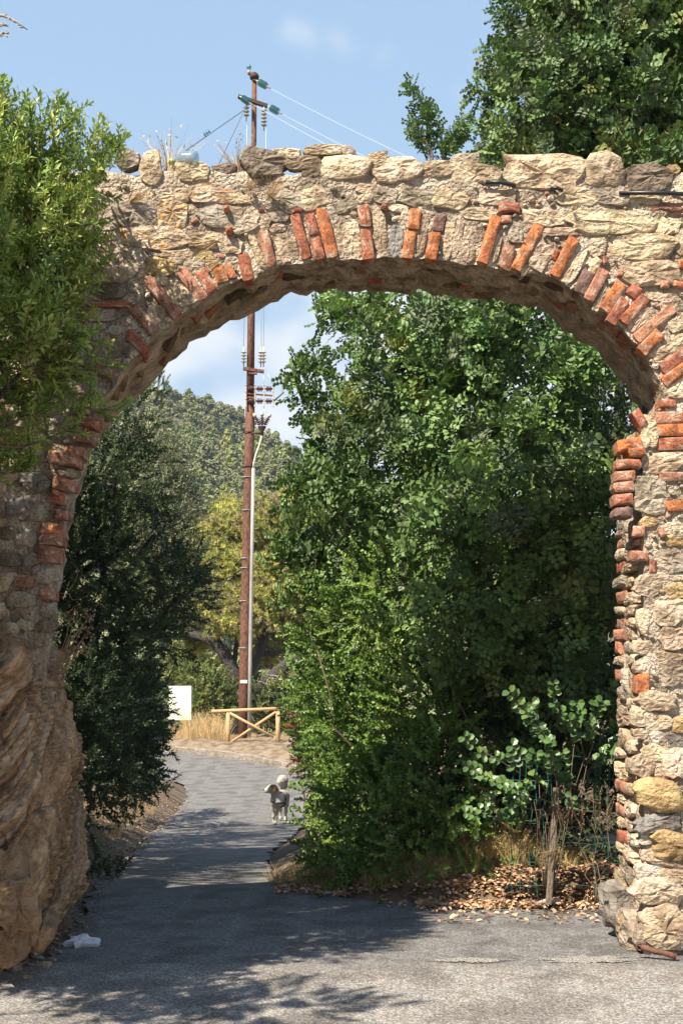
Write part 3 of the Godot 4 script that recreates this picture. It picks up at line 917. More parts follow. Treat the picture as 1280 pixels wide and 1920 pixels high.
# ---------------------------------------------------------------- rock outcrop under the left pier
func build_rock() -> void:
	var o := thing("rock_outcrop", "layered brown rock outcrop in shade carrying the left foot of the arch", "rock", Vector3(-1.9, 0, -7.2))
	# right contour in photo pixels, taken at 7.2 m
	var cont := [Vector2(1090, -60), Vector2(1130, -20), Vector2(1160, 20), Vector2(1230, 74), Vector2(1300, 94), Vector2(1340, 104), Vector2(1440, 130), Vector2(1540, 138), Vector2(1620, 154), Vector2(1700, 156), Vector2(1750, 140), Vector2(1790, 116), Vector2(1850, 96)]
	var st := ST(true)
	var p := []
	var c := []
	var uv := []
	var ny := 220
	var nu := 150
	var fbm := noise_of(301, 1.5, 4)
	var sm := noise_of(302, 5.5, 5)
	for i in ny + 1:
		var py := lerpf(1850, 1090, float(i) / ny)
		var y := CH + (HZ - py) / F * 7.2
		var xr := (curve_at(cont, py) - 640.0) / F * 7.2 - lerpf(0.22, 0.15, smoothstep(0.3, 1.5, y))
		var row := []
		var cr := []
		var ur := []
		for j in nu + 1:
			var u := float(j) / nu
			var pt: Vector3
			var nrm: Vector3
			if u < 0.72:      # the face, from far left to near the right edge
				var k := u / 0.72
				k = 1.0 - pow(1.0 - k, 1.5)
				pt = Vector3(lerpf(-3.6, xr - 0.24, k), y, lerpf(-6.1, -7.0, k) + 0.05 * sin(k * 9.0) + 0.10 * clampf((1.2 - y) * 0.6, -0.6, 1.0))
				nrm = Vector3(0.2, 0.05, 1).normalized()
			elif u < 0.86:    # round the corner
				var a := (u - 0.72) / 0.14 * PI / 2
				pt = Vector3(xr - 0.24 + 0.24 * sin(a), y, -7.24 + 0.24 * cos(a) + 0.10 * clampf((1.2 - y) * 0.6, -0.6, 1.0))
				nrm = Vector3(sin(a), 0, cos(a))
			else:
				var k2 := (u - 0.86) / 0.14
				pt = Vector3(xr - 0.03 * k2, y, lerpf(-7.24, -8.6, k2))
				nrm = Vector3(1, 0, 0)
			# beds that climb to the right, more steeply low down, broken into sharp ledges and joints
			var tilt := 0.62
			var h := pt.y - (pt.x + 1.6 - (pt.z + 7.0)) * tilt + fbm.get_noise_3d(pt.x * 0.5, pt.y * 0.5, pt.z * 0.5) * 0.025
			var d := 0.0
			var tone_k := 0.0
			for o2 in [[2.6, 0.11], [6.5, 0.06], [15.0, 0.03], [36.0, 0.010]]:
				var bed: float = h * o2[0]
				var idx := floorf(bed)
				var fr := bed - idx
				var s0 := fposmod(sin(idx * 127.1 + o2[0]) * 43758.5, 1.0)
				var s1 := fposmod(sin((idx + 1) * 127.1 + o2[0]) * 43758.5, 1.0)
				d += lerpf(s0, s1, smoothstep(0.88, 1.0, fr)) * o2[1] - o2[1] * 0.5
				d -= o2[1] * 0.40 * (1.0 - smoothstep(0.0, 0.12, minf(fr, 1.0 - fr)))
				tone_k += (s0 - 0.5) * (0.35 if o2[0] < 5.0 else 0.8)
			# joints across the beds
			var jn := (pt.x * 0.8 + pt.y * 0.55) * 2.3 + fbm.get_noise_2d(pt.x * 0.7 + 31.0, pt.y * 0.7) * 0.9
			var ji := floorf(jn)
			d += (fposmod(sin(ji * 78.2) * 9631.3, 1.0) - 0.5) * 0.06 - 0.02 * (1.0 - smoothstep(0.0, 0.06, minf(jn - ji, 1.0 - jn + ji)))
			d += fbm.get_noise_3d(pt.x, pt.y + 20.0, pt.z) * 0.06 + sm.get_noise_3d(pt.x * 1.2, pt.y * 1.2, pt.z) * 0.018
			ur.append(Vector2((pt.x - pt.z) * 0.9 + pt.y * tilt, h))
			pt += nrm * d * (1.0 if u < 0.74 else 0.8)
			row.append(pt - o.position)
			var v := clampf(sm.get_noise_3d(pt.x * 0.5, h * 2.0, 4.0) * 0.6 + 0.5 + tone_k * 0.8, 0.0, 1.0)
			var col := Color(0.19, 0.11, 0.055).lerp(Color(0.72, 0.47, 0.26), v)
			col = col.lerp(Color(0.40, 0.205, 0.075), 0.55 * smoothstep(0.05, 0.3, fbm.get_noise_2d(pt.x * 1.1 + 60.0, h * 2.4)))
			col = col.lerp(Color(0.50, 0.43, 0.35), 0.6 * smoothstep(0.12, 0.35, sm.get_noise_2d(pt.x * 0.35 + 90.0, h * 3.0)))
			cr.append(col)
		p.append(row)
		c.append(cr)
		uv.append(ur)
	# roof of the outcrop, running back into the bank
	for k in 4:
		var row := []
		for j in nu + 1:
			var q: Vector3 = p[ny][j]
			row.append(q.lerp(Vector3(-2.6, 2.4, -8.2) - o.position, (k + 1) / 4.0) + Vector3(0, 0.06 * (k + 1), 0))
		p.append(row)
		c.append(c[ny])
		uv.append(uv[ny])
	for i in p.size() - 1:
		for j in nu:
			for e in [[0, 0], [1, 1], [0, 1], [0, 0], [1, 0], [1, 1]]:
				st.set_color(c[i + e[0]][j + e[1]])
				st.set_uv(uv[i + e[0]][j + e[1]])
				st.add_vertex(p[i + e[0]][j + e[1]])
	build("rock_face", st, M.rock, o)
	# blocks that have come loose at its foot
	var i2 := 0
	for q in [[24.0, 1700.0, 0.24, 0.30], [20.0, 1770.0, 0.22, 0.2], [52.0, 1735.0, 0.14, 0.2], [4.0, 1640.0, 0.22, 0.3], [80.0, 1750.0, 0.12, 0.16]]:
		var m := block(q[2], q[3], 0.3, 0.10, 3.2, 0.14, Color(0.40, 0.26, 0.145), true)
		var e := mesh_node("block", m, M.loose_rock, o)
		var pos := at(q[0], q[1], 6.62 + i2 * 0.03)
		e.transform = Transform3D(Basis.from_euler(Vector3(rnd(-0.3, 0.1), rnd(0.0, 0.5), rnd(-0.5, 0.3))), pos - o.position)
		i2 += 1
	var fall := [[24.0, 1812.0, 34.0, "pale tan stone, largest of the loose stones at the foot of the rock outcrop"], [62.0, 1790.0, 14.0, "small stone close against the rock outcrop, between two of its loose blocks"], [45.0, 1795.0, 12.0, "small stone touching the back of the largest loose stone"], [85.0, 1812.0, 22.0, "medium loose stone lying right of the largest one"], [50.0, 1834.0, 16.0, "loose stone lying nearest the eye, in front of the others"], [8.0, 1790.0, 16.0, "leftmost of the loose stones at the rock outcrop"], [76.0, 1776.0, 12.0, "small stone tucked under the rock outcrop's overhang"], [100.0, 1800.0, 10.0, "tiny stone right of the medium loose stone"], [112.0, 1784.0, 9.0, "tiny stone nearest the white bag"]]
	for q in fall:
		var z: float = F * CH / (q[1] + q[2] * 0.3 - HZ)
		var r: float = q[2] / F * z
		var m := block(r * 1.25, r * 0.8, r * 0.35, r * 0.4, 3.5, 0.15, tone("tan"), true)
		var e := mesh_node("fallen_stone", m, M.stone, self, true)
		e.transform = Transform3D(Basis.from_euler(Vector3(-0.6, rnd(-1, 1), rnd(-0.3, 0.3))), at(q[0], q[1], z))
		tag(e, q[3], "stone", "stones fallen at the foot of the rock outcrop")

# ---------------------------------------------------------------- leaves
var L := {}

# one leaf: from base along d, lying square to n; round = width held further out
func leaf(st: SurfaceTool, base: Vector3, d: Vector3, n: Vector3, len: float, wid: float, round_ := false, tint := Color.WHITE) -> void:
	var y := d.normalized()
	var x := y.cross(n).normalized()
	var z := x.cross(y)
	st.set_color(tint)
	var f := -0.16 * wid
	var bend := -0.10 * len
	var t := base + y * len + z * bend * 1.2
	if not round_:
		var m := base + y * len * 0.5 + z * bend * 0.2
		var l := m - x * wid / 2 - z * f
		var r := m + x * wid / 2 - z * f
		tri(st, base, m, l); tri(st, m, t, l); tri(st, base, r, m); tri(st, m, r, t)
	else:
		var m := base + y * len * 0.55 + z * bend * 0.2
		var l1 := base + y * len * 0.28 - x * wid * 0.42 - z * f
		var l2 := base + y * len * 0.74 - x * wid * 0.46 - z * f
		var r1 := base + y * len * 0.28 + x * wid * 0.42 - z * f
		var r2 := base + y * len * 0.74 + x * wid * 0.46 - z * f
		tri(st, base, m, l1); tri(st, l1, m, l2); tri(st, l2, m, t)
		tri(st, base, r1, m); tri(st, r1, r2, m); tri(st, r2, t, m)

func stem(st: SurfaceTool, a: Vector3, b_: Vector3, r: float, c := Color(0.16, 0.11, 0.06)) -> void:
	st.set_color(c)
	tube(st, [a, b_], [r, r * 0.7], 3, false)

# a twig with leaves all round it, pointing along +y
func twig_mesh(len: float, count: int, ll: float, lw: float, spread: float, round_ := false, curl := 0.05) -> ArrayMesh:
	var st := ST(true)
	var bx := rnd(-curl, curl)
	var bz := rnd(-curl, curl)
	stem(st, Vector3.ZERO, Vector3(bx * 0.5, len * 0.55, bz * 0.5), len * 0.012 + 0.0008)
	stem(st, Vector3(bx * 0.5, len * 0.55, bz * 0.5), Vector3(bx, len, bz), len * 0.008 + 0.0006)
	for i in count:
		var t := 0.12 + 0.88 * (i + rnd(-0.2, 0.2)) / count
		var a := i * 2.4 + rnd(-0.4, 0.4)
		var p := Vector3(bx * t * t, len * t, bz * t * t)
		var side := Vector3(cos(a), 0, sin(a))
		var sp := spread * (1.15 - 0.55 * t)
		var d := (side * sp + Vector3.UP * (1.1 - sp * 0.5) + rdir() * 0.18).normalized()
		var n := (Vector3.UP - side * 0.4 + rdir() * 0.3)
		var k := rnd(0.75, 1.15)
		var v := rnd(0.75, 1.25)
		leaf(st, p, d, n, ll * k, lw * k, round_, Color(v, v * rnd(0.96, 1.05), v * 0.95))
	return done(st)

# carob: a shoot bearing feathered leaves, each of four or five pairs of rounded leaflets
func carob_mesh(len: float, leaves: int, ll: float) -> ArrayMesh:
	var st := ST(true)
	stem(st, Vector3.ZERO, Vector3(0.02, len * 0.9, 0), 0.004, Color(0.22, 0.12, 0.07))
	for i in leaves:
		var t := 0.12 + 0.86 * i / maxf(leaves - 1, 1)
		var a := i * 2.5 + rnd(-0.3, 0.3)
		var side := Vector3(cos(a), 0, sin(a))
		var d := (side * (1.0 - 0.5 * t) + Vector3.UP * (0.35 + 0.5 * t) + rdir() * 0.15).normalized()
		var p := Vector3(0.02 * t, len * 0.9 * t, 0)
		var pairs := 3 + rng.randi() % 3
		var rl := ll * 0.80 * pairs
		var e := p + d * rl + Vector3(0, -0.12 * rl, 0)
		stem(st, p, e, 0.0018, Color(0.32, 0.2, 0.09))
		var n := (Vector3.UP * 0.9 - side * 0.3 + rdir() * 0.25).normalized()
		var x := d.cross(n).normalized()
		n = x.cross(d).normalized()
		var v0 := rnd(0.8, 1.2)
		for j in pairs:
			var q := p.lerp(e, (j + 0.75) / pairs)
			q += Vector3(0, -0.05 * rl * pow((j + 0.75) / pairs, 2.0), 0)
			for sgn in [-1.0, 1.0]:
				if rng.randf() < 0.09:
					continue
				var v := v0 * rnd(0.85, 1.15)
				var ld: Vector3 = (x * sgn + d * rnd(0.1, 0.7) + rdir() * 0.2).normalized()
				var nn: Vector3 = (n + x * sgn * rnd(-0.3, 0.6) + rdir() * 0.3).normalized()
				leaf(st, q + x * sgn * 0.003, ld, nn, ll * rnd(0.85, 1.1), ll * rnd(0.68, 0.82), true, Color(v, v, v * rnd(0.9, 1.1)))
	return done(st)

# a tuft of needles
func needle_mesh(len: float, count: int, w: float) -> ArrayMesh:
	var st := ST(true)
	stem(st, Vector3(0, -len * 0.6, 0), Vector3(0, len * 0.3, 0), w * 0.8)
	for i in count:
		var d := (rdir() + Vector3.UP * 0.8).normalized()
		var x := d.cross(rdir()).normalized() * w
		var v := rnd(0.75, 1.2)
		st.set_color(Color(v, v, v * 0.9))
		tri(st, -x + d * len * 0.08, x + d * len * 0.08, d * len * rnd(0.7, 1.1))
	return done(st)

func tuft_mesh(len: float, count: int, w: float, lean: float) -> ArrayMesh:   # dry grass
	var st := ST(true)
	for i in count:
		var a := rnd(0, TAU)
		var o := Vector3(cos(a), 0, sin(a)) * rnd(0, 0.25) * len * 0.4
		var d := (Vector3.UP + Vector3(cos(a), 0, sin(a)) * rnd(0.05, lean)).normalized()
		var l := len * rnd(0.45, 1.0)
		var x := d.cross(rdir()).normalized() * w
		var m := o + d * l * 0.55
		var e := m + (d + Vector3(cos(a), 0, sin(a)) * 0.35 + Vector3.DOWN * 0.2).normalized() * l * 0.5
		var v := rnd(0.7, 1.2)
		st.set_color(Color(0.50 * v, 0.36 * v, 0.19 * v))
		quad(st, o - x, o + x, m + x * 0.8, m - x * 0.8)
		tri(st, m - x * 0.8, m + x * 0.8, e)
		if rng.randf() < 0.3:
			for k in 3:
				var q := m.lerp(e, 0.5 + 0.2 * k)
				tri(st, q, q + rdir() * w * 5, q + rdir() * w * 5 + d * w * 5)
	return done(st)

func leaf_meshes() -> void:
	L.carob = carob_mesh(0.36, 7, 0.060)
	L.carob_big = carob_mesh(0.34, 6, 0.056)
	L.privet = twig_mesh(0.15, 16, 0.048, 0.020, 0.85)
	L.small = twig_mesh(0.24, 20, 0.044, 0.030, 1.0, true, 0.08)
	L.dark = twig_mesh(0.26, 22, 0.052, 0.027, 1.0, true, 0.08)
	L.olive = twig_mesh(0.32, 24, 0.058, 0.020, 0.85, false, 0.06)
	L.needle = needle_mesh(0.32, 30, 0.020)
	L.feather = twig_mesh(0.20, 40, 0.022, 0.004, 0.6, false, 0.05)
	L.grass = tuft_mesh(0.42, 26, 0.0022, 0.55)
	L.tall_grass = tuft_mesh(0.7, 22, 0.003, 0.4)

# sprigs in ragged clumps over the shells of some ellipsoids
# blob: [centre, radii, clumps per square metre]
func scatter(blobs: Array, per_clump: int, clump_r: float, up: float, sc0: float, sc1: float, colors: Array, inner := 0.62) -> Array:
	var T: Array[Transform3D] = []
	var C := []
	for bl in blobs:
		var c: Vector3 = bl[0]
		var r: Vector3 = bl[1]
		var area := 4.0 * PI * pow((pow(r.x * r.y, 1.6) + pow(r.x * r.z, 1.6) + pow(r.y * r.z, 1.6)) / 3.0, 1.0 / 1.6)
		for i in int(area * bl[2]):
			var d := rdir()
			var k := inner + (1.08 - inner) * sqrt(rng.randf())
			var cc := c + d * r * k
			var out := (d / r).normalized()
			var col: Color = colors[rng.randi() % colors.size()]
			var lum := rnd(0.8, 1.2)
			var spread := clump_r * rnd(0.6, 1.3)
			for j in per_clump:
				var p := cc + Vector3(rng.randfn(), rng.randfn(), rng.randfn()) * spread * 0.5
				var y := (out * 0.75 + (p - cc) / spread * 0.35 + Vector3.UP * up + rdir() * 0.45).normalized()
				var b0 := frame_of(y).rotated(y, rnd(0, TAU))
				T.append(Transform3D(b0.scaled_local(Vector3.ONE * rnd(sc0, sc1)), p))
				var v := lum * rnd(0.85, 1.15)
				C.append(Color(col.r * v, col.g * v, col.b * v))
	return [T, C]

func copies(called: String, m: Mesh, material: Material, tc: Array, parent: Node3D, offset := Vector3.ZERO) -> MultiMeshInstance3D:
	var mm := MultiMesh.new()
	mm.transform_format = MultiMesh.TRANSFORM_3D
	mm.use_colors = true
	mm.mesh = m
	mm.instance_count = tc[0].size()
	for i in tc[0].size():
		var t: Transform3D = tc[0][i]
		t.origin -= offset
		mm.set_instance_transform(i, t)
		mm.set_instance_color(i, tc[1][i])
	var o := MultiMeshInstance3D.new()
	o.name = called
	o.multimesh = mm
	o.material_override = material
	parent.add_child(o, true)
	o.set_meta("kind", "stuff")
	return o

func bl(px: float, py: float, z: float, rx: float, ry: float, rz: float, dens: float) -> Array:   # radii in photo pixels at that depth; rz in metres
	var cut := 0.13 if z > 8.0 and z < 30.0 else 0.05
	return [at(px, py, z), Vector3(maxf(rx / F * z - cut, 0.08), maxf(ry / F * z - cut, 0.08), maxf(rz - 0.08, 0.1)), dens * 1.25]

# a crooked limb from a to b with smaller side branches
func limb(st: SurfaceTool, a: Vector3, b_: Vector3, r0: float, r1: float, wob := 0.08, n := 5) -> Array:
	var pts := []
	var rads := []
	var len := a.distance_to(b_)
	for i in n + 1:
		var t := float(i) / n
		pts.append(a.lerp(b_, t) + (rdir() * wob * len * sin(PI * t) if i > 0 and i < n else Vector3.ZERO))
		rads.append(lerpf(r0, r1, t))
	tube(st, pts, rads, 7)
	return pts

func limbs(st: SurfaceTool, root: Vector3, ends: Array, r0: float) -> void:
	for e in ends:
		var pts := limb(st, root, e, r0, r0 * 0.25, 0.07, 6)
		for k in 5:
			var p: Vector3 = pts[2 + k % 4]
			limb(st, p, p + (rdir() + (e - root).normalized() * 0.8).normalized() * root.distance_to(e) * rnd(0.10, 0.18), r0 * 0.18, r0 * 0.06, 0.1, 3)

# ---------------------------------------------------------------- right: the carob and the shrubs under it
func build_right_plants() -> void:
	var greens := [Color(0.105, 0.19, 0.045), Color(0.125, 0.215, 0.05), Color(0.155, 0.245, 0.06), Color(0.088, 0.165, 0.045), Color(0.115, 0.195, 0.055)]
	var base := at(1010, 1640, 11.2)
	base.y = 0.1
	var tree := thing("carob_tree", "big dark green carob tree behind the right half of the arch, rising above the wall", "tree", base)
	var st := ST()
	limbs(st, Vector3.ZERO, [at(1120, 250, 11.6) - base, at(900, 620, 11.4) - base, at(1250, 60, 12.0) - base, at(760, 760, 12.2) - base, at(1050, 900, 10.6) - base, at(640, 800, 12.6) - base], 0.09)
	build("trunk", st, M.bark, tree)
	var blobs := []
	# above the wall
	for q in [[1040, 215, 11.6, 105, 95, 0.7], [1130, 60, 11.8, 150, 120, 0.8], [1010, 60, 11.9, 60, 70, 0.5], [1170, 200, 11.4, 120, 90, 0.7], [1290, 110, 11.6, 110, 170, 0.8], [965, 180, 11.7, 45, 30, 0.35], [1080, 260, 11.2, 150, 45, 0.5], [1240, 270, 11.0, 100, 60, 0.6], [1200, -70, 12, 200, 90, 0.9]]:
		blobs.append(bl(q[0], q[1], q[2], q[3], q[4], q[5], 17.0))
	# seen through the opening
	for q in [[760, 640, 11.6, 110, 85, 0.6], [715, 590, 12.0, 70, 40, 0.4], [870, 640, 11.2, 120, 95, 0.7], [1000, 700, 10.3, 130, 110, 0.6], [1100, 800, 9.75, 90, 120, 0.45], [675, 760, 12.2, 75, 70, 0.4], [720, 830, 11.6, 110, 90, 0.6], [850, 830, 11.0, 130, 120, 0.6], [980, 920, 9.45, 140, 120, 0.42], [668, 980, 12.2, 80, 80, 0.5], [632, 930, 12.8, 55, 50, 0.35], [1100, 1000, 9.4, 90, 130, 0.4], [740, 960, 11.2, 120, 90, 0.6], [890, 1030, 9.6, 100, 110, 0.42], [650, 1080, 12.0, 85, 90, 0.5], [612, 1160, 12.4, 50, 60, 0.35], [980, 1130, 9.7, 150, 120, 0.4], [1110, 1230, 9.9, 80, 130, 0.35], [1120, 1380, 9.9, 70, 110, 0.3], [900, 1240, 10.1, 90, 120, 0.4], [1000, 1330, 10.3, 120, 120, 0.35]]:
		blobs.append(bl(q[0], q[1], q[2], q[3], q[4], q[5], 9.0 if q[0] < 780 and q[1] < 860 else 14.0))
	var sc := scatter(blobs, 3, 0.20, 0.35, 0.55, 1.1, greens + greens + [Color(0.20, 0.24, 0.06), Color(0.11, 0.15, 0.07), Color(0.085, 0.13, 0.05)], 0.55)
	# long shoots that break the outline on the left
	for q in [[620, 690, 560, 700], [660, 640, 610, 580], [645, 755, 580, 745], [650, 800, 600, 800], [620, 720, 590, 680], [660, 830, 600, 850], [610, 960, 540, 985], [605, 900, 560, 915], [600, 1060, 540, 1050], [970, 160, 905, 180], [970, 110, 925, 150], [970, 60, 940, 25], [970, 220, 920, 235], [970, 260, 925, 285], [700, 590, 640, 570], [600, 1130, 540, 1115], [605, 990, 545, 1020]]:
		var a := at(q[0], q[1], 12.0)
		var e := at(q[2], q[3], 12.0)
		for k in 7:
			var y := ((e - a).normalized() + rdir() * 0.55).normalized()
			sc[0].append(Transform3D(frame_of(y).rotated(y, rnd(0, TAU)).scaled_local(Vector3.ONE * rnd(0.6, 0.9)), a.lerp(e, k / 8.0)))
			sc[1].append(greens[rng.randi() % 5])
	copies("foliage", L.carob, M.carob_leaf, sc, tree, base)

	# the shoot that stands above the wall, left of the tree
	base = at(815, 330, 8.9)
	var shoot := thing("carob_shoot", "small forked carob shoot standing above the wall, apart from the big tree", "shoot", base)
	st = ST()
	var tips := [at(783, 165, 8.9), at(800, 215, 8.95), at(858, 240, 8.85), at(770, 235, 9.0), at(838, 270, 8.9)]
	for e in tips:
		limb(st, Vector3.ZERO, e - base, 0.008, 0.003, 0.05, 4)
	build("stem", st, M.twig, shoot)
	var tc := [[], []]
	for e in tips:
		for k in 8:
			var t := 0.35 + 0.65 * k / 8.0
			var y: Vector3 = ((e - base).normalized() + rdir() * 0.6).normalized()
			tc[0].append(Transform3D(frame_of(y).rotated(y, rnd(0, TAU)).scaled_local(Vector3.ONE * rnd(0.34, 0.48)), base.lerp(e, t)))
			tc[1].append(greens[rng.randi() % 5])
	copies("foliage", L.carob, M.carob_leaf, tc, shoot, base)

	# bright small-leaved shrub in the sun along the road
	var lights := [Color(0.145, 0.25, 0.045), Color(0.175, 0.285, 0.055), Color(0.12, 0.22, 0.045), Color(0.21, 0.30, 0.065)]
	base = Vector3(0.5, -0.05, -10.8)
	var shrub := thing("shrub", "tall bright green small-leaved shrub along the right edge of the road", "shrub", base)
	st = ST()
	limbs(st, Vector3.ZERO, [Vector3(-0.7, 1.9, 0.3), Vector3(0.2, 2.2, 0.1), Vector3(-0.4, 1.0, -1.5), Vector3(0.7, 1.4, -0.1)], 0.014)
	build("stem", st, M.twig, shrub)
	blobs = []
	for q in [[655, 1220, 11.6, 90, 110, 0.6], [740, 1130, 10.8, 110, 110, 0.6], [622, 1310, 13.0, 65, 80, 0.8], [690, 1370, 10.9, 110, 130, 0.6], [790, 1300, 10.3, 90, 140, 0.45], [668, 1490, 11.6, 85, 110, 0.7], [730, 1520, 10.3, 120, 130, 0.5], [830, 1480, 9.9, 80, 150, 0.4], [625, 1400, 14.0, 45, 60, 0.8], [680, 1610, 10.4, 100, 70, 0.4], [800, 1600, 9.8, 90, 80, 0.35], [622, 1560, 12.0, 40, 60, 0.5], [890, 1560, 9.75, 70, 90, 0.3], [645, 1625, 11.0, 60, 60, 0.35], [720, 1655, 10.0, 110, 45, 0.3], [628, 1600, 12.0, 45, 55, 0.4], [820, 1650, 9.7, 90, 40, 0.25]]:
		blobs.append(bl(q[0], q[1], q[2], q[3], q[4], q[5], 24.0))
	sc = scatter(blobs, 5, 0.16, 0.3, 0.6, 1.1, lights, 0.5)
	copies("foliage", L.small, M.small_leaf, sc, shrub, base)
	# the dull far shrub past it, by the bend, with a few red leaves
	base = at(575, 1440, 21.5)
	base.y = -0.65
	var far := thing("roadside_shrub", "loose green shrub with a few red leaves beside the bend, near the wooden barrier", "shrub", base)
	st = ST()
	limbs(st, Vector3.ZERO, [Vector3(-0.2, 1.0, 0), Vector3(0.4, 1.3, 0.2), Vector3(0.5, 0.8, -0.4)], 0.02)
	build("stem", st, M.twig, far)
	sc = scatter([bl(605, 1350, 21.5, 50, 60, 0.6, 30.0), bl(622, 1425, 20.8, 25, 50, 0.4, 30.0), bl(615, 1400, 21, 60, 90, 0.6, 26.0), bl(548, 1320, 22.5, 22, 30, 0.4, 20.0), bl(630, 1500, 20.0, 20, 40, 0.3, 24.0)], 4, 0.14, 0.3, 0.7, 1.2, [Color(0.07, 0.12, 0.03), Color(0.10, 0.16, 0.04), Color(0.05, 0.085, 0.03), Color(0.07, 0.12, 0.03), Color(0.42, 0.12, 0.05), Color(0.09, 0.13, 0.035)], 0.5)
	copies("foliage", L.small, M.small_leaf, sc, far, base)
	# dark shrub in the shade under the carob
	base = Vector3(1.35, 0.1, -9.9)
	var dk := thing("shaded_shrub", "dark shrub deep in the shade between the bright shrub and the right pier", "shrub", base)
	st = ST()
	limbs(st, Vector3.ZERO, [Vector3(-0.5, 1.6, 0), Vector3(0.4, 2.0, 0.1), Vector3(0.1, 1.2, -0.2)], 0.014)
	build("stem", st, M.twig, dk)
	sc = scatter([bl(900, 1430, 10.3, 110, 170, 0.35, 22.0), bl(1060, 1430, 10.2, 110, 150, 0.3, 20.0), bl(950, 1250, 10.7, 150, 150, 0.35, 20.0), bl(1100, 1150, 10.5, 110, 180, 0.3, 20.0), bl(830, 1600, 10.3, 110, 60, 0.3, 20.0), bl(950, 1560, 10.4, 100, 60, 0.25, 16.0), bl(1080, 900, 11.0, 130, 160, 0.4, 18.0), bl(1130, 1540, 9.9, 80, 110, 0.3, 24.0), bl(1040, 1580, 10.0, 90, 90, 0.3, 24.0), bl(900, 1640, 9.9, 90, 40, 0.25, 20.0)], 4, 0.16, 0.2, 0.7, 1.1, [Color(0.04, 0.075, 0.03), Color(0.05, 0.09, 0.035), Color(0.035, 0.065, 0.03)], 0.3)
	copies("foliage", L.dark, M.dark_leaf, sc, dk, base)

	# the young carob with round leaves low by the pier: its leaves are large enough to pick apart
	base = at(1030, 1560, 9.0)
	base.y = 0.15
	var sap := thing("carob_sapling", "young carob with large round leaves in the sun, low beside the right pier", "sapling", base)
	st = ST()
	var round_leaf := []
	for v in 4:
		var s2 := ST(true)
		leaf(s2, Vector3.ZERO, Vector3.UP, Vector3(0.1, rnd(-0.1, 0.1), 1), 0.058, 0.052, true)
		round_leaf.append(done(s2))
	var lm := []
	for c in [Color(0.075, 0.15, 0.042), Color(0.095, 0.18, 0.05), Color(0.06, 0.125, 0.04), Color(0.12, 0.20, 0.05)]:
		lm.append(leafmat("sapling_leaf", 0.4, 0.4, c.linear_to_srgb()))
	var sprays := [[890, 1400, 1010, 1470], [905, 1450, 1000, 1500], [930, 1500, 1020, 1520], [900, 1530, 1010, 1540], [965, 1310, 1040, 1420], [1000, 1345, 1050, 1440], [1040, 1310, 1075, 1400], [1080, 1335, 1095, 1420], [1120, 1330, 1100, 1430], [1145, 1400, 1095, 1450], [980, 1420, 1040, 1500], [1060, 1440, 1060, 1530], [940, 1470, 1020, 1500], [1020, 1400, 1050, 1480], [1090, 1480, 1060, 1540]]
	for q in sprays:
		var z := rnd(8.75, 9.05)
		var a := at(q[2], q[3], z + 0.12)
		var e := at(q[0], q[1], z)
		limb(st, a - base, e - base, 0.004, 0.0015, 0.04, 3)
		limb(st, Vector3(rnd(-0.05, 0.05), 0, 0), a - base, 0.003, 0.002, 0.05, 4)
		# each spray carries a few short feathered leaves, three or four rounded pairs on each
		var along_ := (e - a).normalized()
		for f in 4:
			var r0 := a.lerp(e, 0.35 + 0.62 * f / 3.0)
			var y := (along_ + Vector3(rnd(-0.9, 0.9), rnd(-0.35, 0.8), rnd(0.0, 0.8)) * (0.9 if f < 3 else 0.3)).normalized()
			var pairs := 2 + rng.randi() % 2
			var r1 := r0 + y * 0.048 * pairs + Vector3(0, -0.01, 0)
			limb(st, r0 - base, r1 - base, 0.0015, 0.001, 0.03, 2)
			var face := (Vector3(-0.2, 0.55, 0.75) + rdir() * 0.35).normalized()
			var x := y.cross(face).normalized()
			for k in pairs:
				for sg in [-1.0, 1.0]:
					if sap.get_child_count() > 285:
						continue
					var p: Vector3 = r0.lerp(r1, (k + 0.8) / pairs) + x * sg * 0.004
					var d: Vector3 = (x * sg + y * rnd(0.15, 0.6) + rdir() * 0.2).normalized()
					var n := (face + rdir() * 0.3).normalized()
					var xx := d.cross(n).normalized()
					var o := mesh_node("leaf", round_leaf[rng.randi() % 4], lm[rng.randi() % 4], sap)
					o.transform = Transform3D(Basis(xx, d, xx.cross(d)).scaled_local(Vector3.ONE * rnd(0.7, 1.15)), p - base)
	build("stem", st, M.twig, sap)

	# grey-green feathery shrub and brown dry twigs at the pier's foot
	base = at(1115, 1640, 8.9)
	base.y = 0.15
	var tam := thing("feathery_shrub", "wispy grey-green shrub mixed with brown dead twigs, right beside the pier", "shrub", base)
	st = ST()
	limbs(st, Vector3(0, -0.1, 0), [at(1110, 1480, 8.9) - base, at(1150, 1500, 9.0) - base, at(1080, 1530, 8.9) - base], 0.005)
	build("stem", st, M.twig, tam)
	sc = scatter([bl(1118, 1560, 9.0, 44, 56, 0.22, 60.0), bl(1140, 1500, 9.15, 30, 34, 0.15, 50.0), bl(1080, 1545, 8.95, 26, 40, 0.15, 50.0), bl(985, 1545, 9.1, 26, 46, 0.12, 46.0)], 4, 0.09, 0.5, 0.5, 0.9, [Color(0.13, 0.19, 0.10), Color(0.17, 0.22, 0.12), Color(0.12, 0.16, 0.07), Color(0.34, 0.22, 0.11), Color(0.28, 0.17, 0.08)], 0.3)
	copies("foliage", L.feather, M.needle, sc, tam, base)
	sc = scatter([bl(1050, 1580, 9.05, 40, 50, 0.15, 40.0), bl(1150, 1600, 9.0, 24, 40, 0.15, 40.0), bl(1000, 1600, 9.1, 40, 40, 0.15, 36.0)], 3, 0.1, 0.5, 0.5, 0.9, [Color(0.36, 0.2, 0.09), Color(0.42, 0.26, 0.13), Color(0.22, 0.12, 0.06)], 0.2)
	copies("dead_twigs", L.feather, M.needle, sc, tam, base)
	build_wire_fence()

